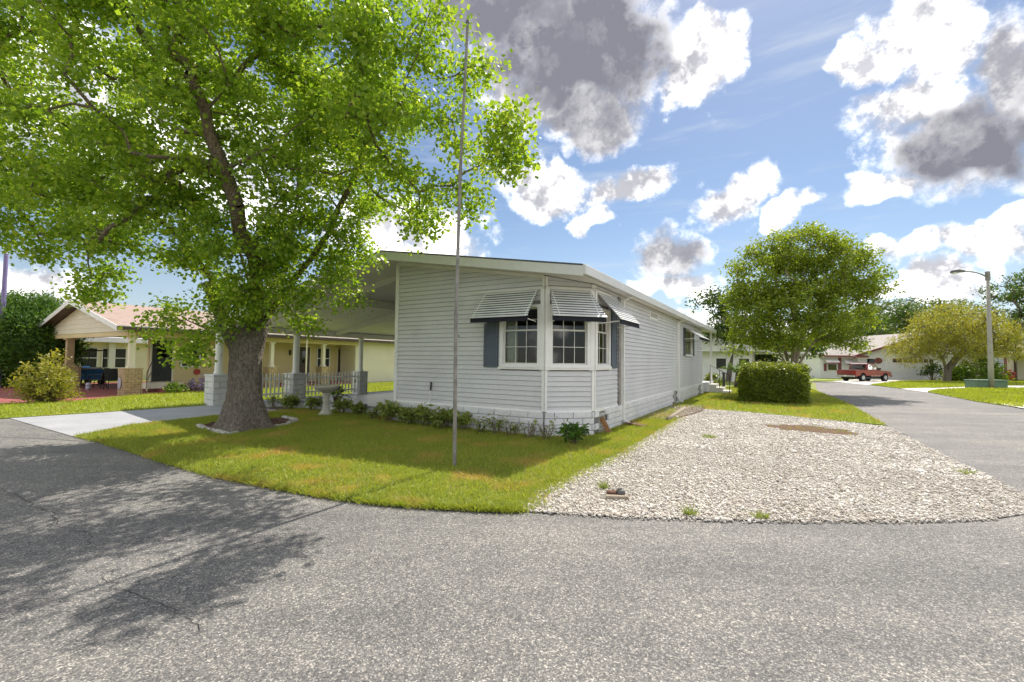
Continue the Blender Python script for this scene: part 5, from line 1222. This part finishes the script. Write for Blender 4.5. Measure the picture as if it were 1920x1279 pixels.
# hipped main roof with its ridge running to the right behind the gable
hx0, hz = x0 - .4, 2.45
rx0, rx1 = gx(1612, GY + 5), gx(1760, GY + 5)
part('roof', MB().add([(hx0, -.5, hz), (xg1, -.5, hz), (xg1, 11, hz), (hx0, 11, hz), (rx0, 5, 4.75), (rx1, 5, 4.75), (hx0, -.5, hz - .04), (xg1, -.5, hz - .04), (xg1, 11, hz - .04), (hx0, 11, hz - .04)], [(0, 1, 5, 4), (1, 2, 5), (2, 3, 4, 5), (3, 0, 4), (6, 9, 8, 7), (0, 6, 7, 1), (3, 9, 6, 0)]), M['darkroof'], GH)
part('gutter', MB().box(hx0, gx(1586), -.62, -.505, hz - .14, hz + .03), M['maroon'], GH)
part('porch_roof', MB().extrude([(gx(1585), -1.2, 2.28), (gx(1614), -1.2, 2.28), (gx(1614), -1.2, 2.42), (gx(1585), -1.2, 2.42)], [(gx(1585), 0, 2.4), (gx(1614), 0, 2.4), (gx(1614), 0, 2.55), (gx(1585), 0, 2.55)]), M['maroon'], GH)
part('roof_vent', MB().lathe([(.08, 4.2), (.08, 4.75)], 8, (gx(1620, GY + 3.5), 3.8)), M['gal'], GH)
def gwin(pa, pb, za, zb, y=0.0, frame='trim'):
    a, b_ = gx(pa), gx(pb); w = part('window', MB().box(a - .06, b_ + .06, y - .06, y - .02, za - .06, zb + .06), M[frame], GH); part('pane', MB().box(a, b_, y - .075, y - .061, za, zb), M['carglass'], w); part('blind', MB().box(a, b_, y - .0605, y - .0602, za, zb), M['screen'], w); return w
def gshut(pa, pb, za, zb, y=0.0): part('shutter', MB().box(gx(pa), gx(pb), y - .08, y - .005, za, zb), M['maroon'], GH)
def gawn(pa, pb, zt, zb, y=0.0, out=.6):
    a, b_ = gx(pa), gx(pb); w = part('awning', MB().extrude([(a, y - .02, zt - .03), (b_, y - .02, zt - .03), (b_, y - .02, zt), (a, y - .02, zt)], [(a, y - out, zb - .03), (b_, y - out, zb - .03), (b_, y - out, zb), (a, y - out, zb)]), M['trim'], GH)
    part('valance', MB().box(a, b_, y - out - .02, y - out - .001, zb - .14, zb), M['maroon'], w)
gwin(1552, 1568, .9, 1.55); gshut(1544.5, 1549, .8, 1.6); gshut(1571.5, 1577, .8, 2.25); gawn(1544, 1568.5, 2.2, 1.72)
gwin(1593, 1604, .9, 1.5); gawn(1578, 1612, 2.15, 1.62, 0, .8)
gwin(1617, 1631, 1.6, 2.15, -.6); 
ov = part('oval_plaque', MB().lathe([(.42, 0), (.42, .04)], 20), M['maroon'], None); ov.location = (gx(1638), GY - .64, 1.95); ov.rotation_euler = (R(90), 0, 0); ov.scale = (1, .75, 1); tag(ov, 'oval red plaque on the white wall left of the garage door', 'plaque')
ga, gb = gx(1650), gx(1744)
gd = part('garage_door', MB().box(ga, gb, -.66, -.61, .05, 2.25), M['trim'], GH)
part('door_trim', MB().box(ga - .1, ga - .002, -.68, -.605, 0, 2.35).box(gb + .002, gb + .1, -.68, -.605, 0, 2.35).box(ga - .001, gb + .001, -.68, -.605, 2.252, 2.36), M['whitewall'], gd)
for k in range(4): part('panel', MB().box(ga + .04, gb - .04, -.675, -.661, .09 + k * .43, .09 + k * .43 + .40), M['whitewall'], gd)
for k in range(8):
    a = gx(1665 + k * 9.6); b_ = gx(1671.2 + k * 9.6); w = part('window', MB().box(a - .03, b_ + .03, -.70, -.6755, 1.80, 2.18), M['maroon'], gd)
    part('pane', MB().box(a, b_, -.712, -.701, 1.86, 2.12), M['carglass'], w) if False else None
    link('pane', MB().box(a + .02, b_ - .02, -.71, -.7005, 1.87, 2.11).mesh('pane'), M['screen'], w)
gwin(1792, 1806, 1.2, 1.9, -.6); gawn(1793, 1827, 2.3, 1.85, -.6, .7); gshut(1824, 1833, .9, 2.5, -.6)
part('base_line', MB().box(xg0 + .02, ga - .12, -.64, -.601, 0, .18).box(gb + .12, xg1, -.64, -.601, 0, .18), M['cream'], GH)
# white board fence left of that house
wf = thing('white_fence', 'white board fence left of the garage house', 'fence', (0, 54, 0)); fx0, fx1 = gx(1490, 54), gx(1540, 54); n = int((fx1 - fx0) / .3)
bm_ = MB().box(-.14, .14, -.02, .02, .05, 1.75).mesh('board')
for k in range(n): link('board', bm_, M['trim'], wf, loc=(fx0 + .15 + k * .3, 0, 0))
part('rail', MB().box(fx0, fx1, .021, .06, 1.5, 1.6), M['trim'], wf)
# beige house at the right edge
BH = thing('beige_house', 'beige house with maroon shutters at the right edge', 'house', (0, 47, 0)); bx = lambda p: gx(p, 47)
part('wall', MB().box(bx(1846), bx(1905), 0, 7, 0, 2.75), M['beige'], BH); part('wall', MB().box(bx(1905) + .002, bx(2060), 2.5, 9, 0, 2.75), M['beige'], BH)
part('roof', MB().extrude([(bx(1838), -.7, 2.7), (bx(2070), -.7, 2.7), (bx(2070), -.7, 2.9), (bx(1838), -.7, 2.9)], [(bx(1838), 9.5, 4.2), (bx(2070), 9.5, 4.2), (bx(2070), 9.5, 4.4), (bx(1838), 9.5, 4.4)]), M['darkroof'], BH)
w = part('window', MB().box(bx(1863), bx(1881), -.06, -.005, .85, 2.35), M['trim'], BH)
for c, d in ((.92, 1.56), (1.64, 2.28)): part('pane', MB().box(bx(1864.5), bx(1879.5), -.075, -.061, c, d), M['carglass'], w)
part('blind', MB().box(bx(1864.5), bx(1879.5), -.0605, -.0602, .92, 2.28), M['utility'], w)
part('shutter', MB().box(bx(1882), bx(1887.5), -.05, -.004, .75, 2.4), M['maroon'], BH)
part('downspout', MB().tube([(bx(1903), -.08, .1), (bx(1903), -.08, 2.1), (bx(1908), -.4, 2.65)], .10, 8), M['brown'], BH)
mt_ = thing('mobility_scooter', 'dark blue scooter parked beside the beige house', 'scooter', (bx(1910), 45.6, 0))
for x, y in ((-.5, 0), (.5, -.25), (.5, .25)): w = part('wheel', MB().tube([(x, y - .07, .22), (x, y + .07, .22)], .22, 14), M['tyre'], mt_); part('hub', MB().tube([(x, y - .075, .22), (x, y - .09, .22)], .1, 10), M['rim'], w)
part('body', MB().extrude([(-.75, -.25, .3), (.7, -.25, .3), (.75, -.25, .7), (.2, -.25, .75), (.1, -.25, .42), (-.3, -.25, .42), (-.45, -.25, .95), (-.62, -.25, .95)], [(-.75, .25, .3), (.7, .25, .3), (.75, .25, .7), (.2, .25, .75), (.1, .25, .42), (-.3, .25, .42), (-.45, .25, .95), (-.62, .25, .95)]), M['blue'], mt_, bevel=.03)
part('seat', MB().box(.15, .65, -.24, .24, .76, .86).box(.58, .68, -.24, .24, .861, 1.35), M['black'], mt_); part('handlebar', MB().tube([(-.5, 0, .95), (-.42, 0, 1.2), (-.4, -.3, 1.22)], .025, 6).tube([(-.42, 0, 1.2), (-.4, .3, 1.22)], .025, 6), M['black'], mt_)
fpot = thing('flower_pot', 'terracotta pot of red flowers below the shuttered window', 'flower pot', (bx(1876), 46.2, 0)); part('pot', MB().lathe([(.28, 0), (.4, .5), (.42, .6), (.36, .6)], 14), M['terracotta'], fpot, smooth=True); link('flowers', leafmesh(cluster([(0, 0, .85), (.2, 0, .8), (-.2, 0, .8)], 40, .4, .8), .16, .7), M['red_sign'], fpot)
# white house behind the side porch
WH = thing('white_house', 'white roofed house behind the side porch', 'house', A0, -AZ)
wy = 33.0
part('wall', MB().box(-6, 2.2, wy, wy + 9, 0, 2.5), M['whitewall'], WH)
part('roof', MB().extrude([(-6.5, wy - .8, 2.5), (3.4, wy - .8, 2.5), (3.4, wy - .8, 2.62), (-1.6, wy - .8, 3.9), (-6.5, wy - .8, 2.62)], [(-6.5, wy + 10, 2.5), (3.4, wy + 10, 2.5), (3.4, wy + 10, 2.62), (-1.6, wy + 10, 3.9), (-6.5, wy + 10, 2.62)]), M['roofwhite'], WH)
part('carport_roof', MB().box(2.0, 6.2, wy + 1, wy + 8, 2.35, 2.49), M['roofwhite'], WH)
for x, y in ((5.9, wy + 1.3), (5.9, wy + 7.5)): part('carport_post', MB().box(x - .06, x + .06, y - .06, y + .06, 0, 2.349), M['trim'], WH)
for x in (-.5, 1.2): w = part('window', MB().box(x, x + .9, wy - .05, wy - .004, 1.0, 2.0), M['trim'], WH); part('pane', MB().box(x + .08, x + .82, wy - .06, wy - .051, 1.08, 1.92), M['screen'], w)
ps = part('garden_post', MB().box(-.05, .05, -.05, .05, 0, 1.0).box(-.08, .08, -.08, .08, 1.001, 1.05), M['black'], None); ps.location = gnd(1357, 735); tag(ps, 'short black post between the steps and the hedge', 'post')

# ================================================================== street lamp, utility box, poles
lb = gnd(1859, 729); SLP = thing('street_lamp', 'tall tapered street lamp with curved arm at the right', 'street lamp', lb); lz = 8.0
part('post', MB().tube([(0, 0, -.05), (0, 0, 2.0), (0, 0, lz)], [.165, .145, .085], 14), M['lampgrey'], SLP, smooth=True)
part('collar', MB().tube([(0, 0, lz - .55), (0, 0, lz + .06)], .135, 12), M['gal'], SLP)
arm_e = atdist(1806, 509, lb.y) - lb
part('arm', MB().tube([(arm_e.x * t, 0, lz - .35 + (arm_e.z - lz + .35) * (1 - (1 - t) ** 2.6)) for t in [k / 9 for k in range(10)]], [.05] * 3 + [.042] * 7, 8), M['gal'], SLP, smooth=True)
hd = arm_e
lh = part('lamp_head', MB().add([(hd.x + .1, -.07, hd.z - .05), (hd.x + .1, .07, hd.z - .05), (hd.x + .1, .07, hd.z + .06), (hd.x + .1, -.07, hd.z + .06), (hd.x - .45, -.17, hd.z - .09), (hd.x - .45, .17, hd.z - .09), (hd.x - .4, .13, hd.z + .12), (hd.x - .4, -.13, hd.z + .12), (hd.x - .82, -.14, hd.z - .10), (hd.x - .82, .14, hd.z - .10), (hd.x - .76, .10, hd.z + .06), (hd.x - .76, -.10, hd.z + .06)], [(0, 1, 2, 3), (0, 4, 5, 1), (1, 5, 6, 2), (2, 6, 7, 3), (3, 7, 4, 0), (4, 8, 9, 5), (5, 9, 10, 6), (6, 10, 11, 7), (7, 11, 8, 4), (8, 11, 10, 9)]), M['grey_metal'], SLP, bevel=.01)
part('lens', MB().box(hd.x - .76, hd.x - .42, -.12, .12, hd.z - .16, hd.z - .101), M['trim'], lh)
ub = thing('utility_box', 'low green utility box behind the street lamp', 'utility box', gnd(1878, 730) + Vector((0, 1.0, 0)))
part('cabinet', MB().box(-1.05, 1.05, -.45, .45, 0, .52), M['utility'], ub, bevel=.03); part('lid', MB().box(-1.09, 1.09, -.49, .49, .521, .60), M['utility'], ub, bevel=.02)
lp0 = atdist(4, 690, 22); lp = thing('utility_pole', 'slim pole cut by the left picture edge', 'pole', (lp0.x - .12, 22, 0)); part('post', MB().tube([(0, 0, 0), (0, 0, 6.5)], [.11, .08], 10), M['purple'], lp); part('cap', MB().lathe([(.09, 6.5), (.05, 6.56), (.01, 6.58)], 10), M['purple'], lp)

# ================================================================== red pickup
def pickup():
    p = gnd(1621, 714.5); head = R(72)   # azimuth of travel
    T = thing('pickup_truck', 'red pickup truck parked on the far driveway', 'truck', p, -head)   # local +y = forward
    L, Wd = 4.7, 1.72; hw = Wd / 2
    prof = [(-2.35, .50), (-2.35, 1.02), (-.75, 1.04), (.35, 1.06), (.95, 1.02), (2.20, .92), (2.34, .72), (2.34, .42)]
    def arch(yc): return [(yc + .42 * math.cos(a), .36 + .42 * math.sin(a)) for a in [math.pi * k / 8 for k in range(9)]]
    low = [(2.34, .42)] + [q for q in arch(1.52) if q[1] > .40] + [q for q in arch(-1.38) if q[1] > .40] + [(-2.35, .42)]
    loop = prof[:-1] + low
    part('body', MB().extrude([(-hw, y, z) for y, z in loop], [(hw, y, z) for y, z in loop]), M['carpaint'], T, bevel=.02)
    ch = .10
    cab = [(-.85, 1.045), (.90, 1.03), (.28, 1.60), (.10, 1.655), (-.62, 1.65), (-.78, 1.60)]
    part('cab', MB().add([(-hw + .02 + (ch if z > 1.2 else 0), y, z) for y, z in cab] + [(hw - .02 - (ch if z > 1.2 else 0), y, z) for y, z in cab], [tuple(range(6))[::-1], tuple(range(6, 12))] + [(i, (i + 1) % 6, 6 + (i + 1) % 6, 6 + i) for i in range(6)]), M['carpaint'], T)
    for sx in (-1, 1):
        xw = lambda z: sx * (hw - .02 - ch * (z - 1.04) / .56 + .012)
        for poly in ([(-.70, 1.10), (.02, 1.10), (.02, 1.55), (-.62, 1.55)], [(.08, 1.10), (.70, 1.10), (.27, 1.53), (.08, 1.55)]):
            part('side_window', MB().extrude([(xw(z), y, z) for y, z in poly], [(xw(z) - sx * .02, y, z) for y, z in poly]), M['carglass'], T)
        m_ = part('mirror', MB().box(sx * hw - .02 if sx > 0 else -hw - .16, hw + .16 if sx > 0 else -hw + .02, .62, .70, 1.08, 1.24), M['black'], T, bevel=.015)
        part('tail_light', MB().box(sx * hw - .13 if sx > 0 else -hw - .006, hw + .006 if sx > 0 else -hw + .13, -2.362, -2.28, .72, .98), M['lens_red'], T)
        part('headlight', MB().box(sx * hw - .34 if sx > 0 else -hw + .06, hw - .06 if sx > 0 else -hw + .34, 2.28, 2.35, .66, .82), M['rim'], T)
        for y in (1.52, -1.38):
            w = part('wheel', MB().tube([(sx * (hw - .24), y, .345), (sx * (hw - .01), y, .345)], .345, 22), M['tyre'], T); part('rim', MB().tube([(sx * (hw - .02), y, .345), (sx * (hw + .012), y, .345)], [.20, .185], 16), M['rim'], w)
    part('rear_window', MB().add([(-hw + .2, -.845, 1.10), (hw - .2, -.845, 1.10), (hw - .24, -.79, 1.55), (-hw + .24, -.79, 1.55)], [(0, 1, 2, 3)]), M['carglass'], T)
    part('windscreen', MB().add([(-hw + .12, .86, 1.09), (hw - .12, .86, 1.09), (hw - .2, .32, 1.585), (-hw + .2, .32, 1.585)], [(0, 1, 2, 3)]), M['carglass'], T)
    part('bumper', MB().box(-hw + .05, hw - .05, -2.50, -2.36, .40, .56), M['bumper'], T, bevel=.02); part('bumper', MB().box(-hw + .02, hw - .02, 2.345, 2.46, .38, .58), M['grey_metal'], T, bevel=.03)
    part('bed_liner', MB().box(-hw + .08, hw - .08, -2.28, -.92, 1.036, 1.048), M['black'], T); part('chassis', MB().box(-hw + .2, hw - .2, -2.1, 2.1, .24, .42), M['black'], T)
    part('licence_plate', MB().box(-.15, .15, -2.515, -2.502, .44, .54), M['trim'], T)
pickup()
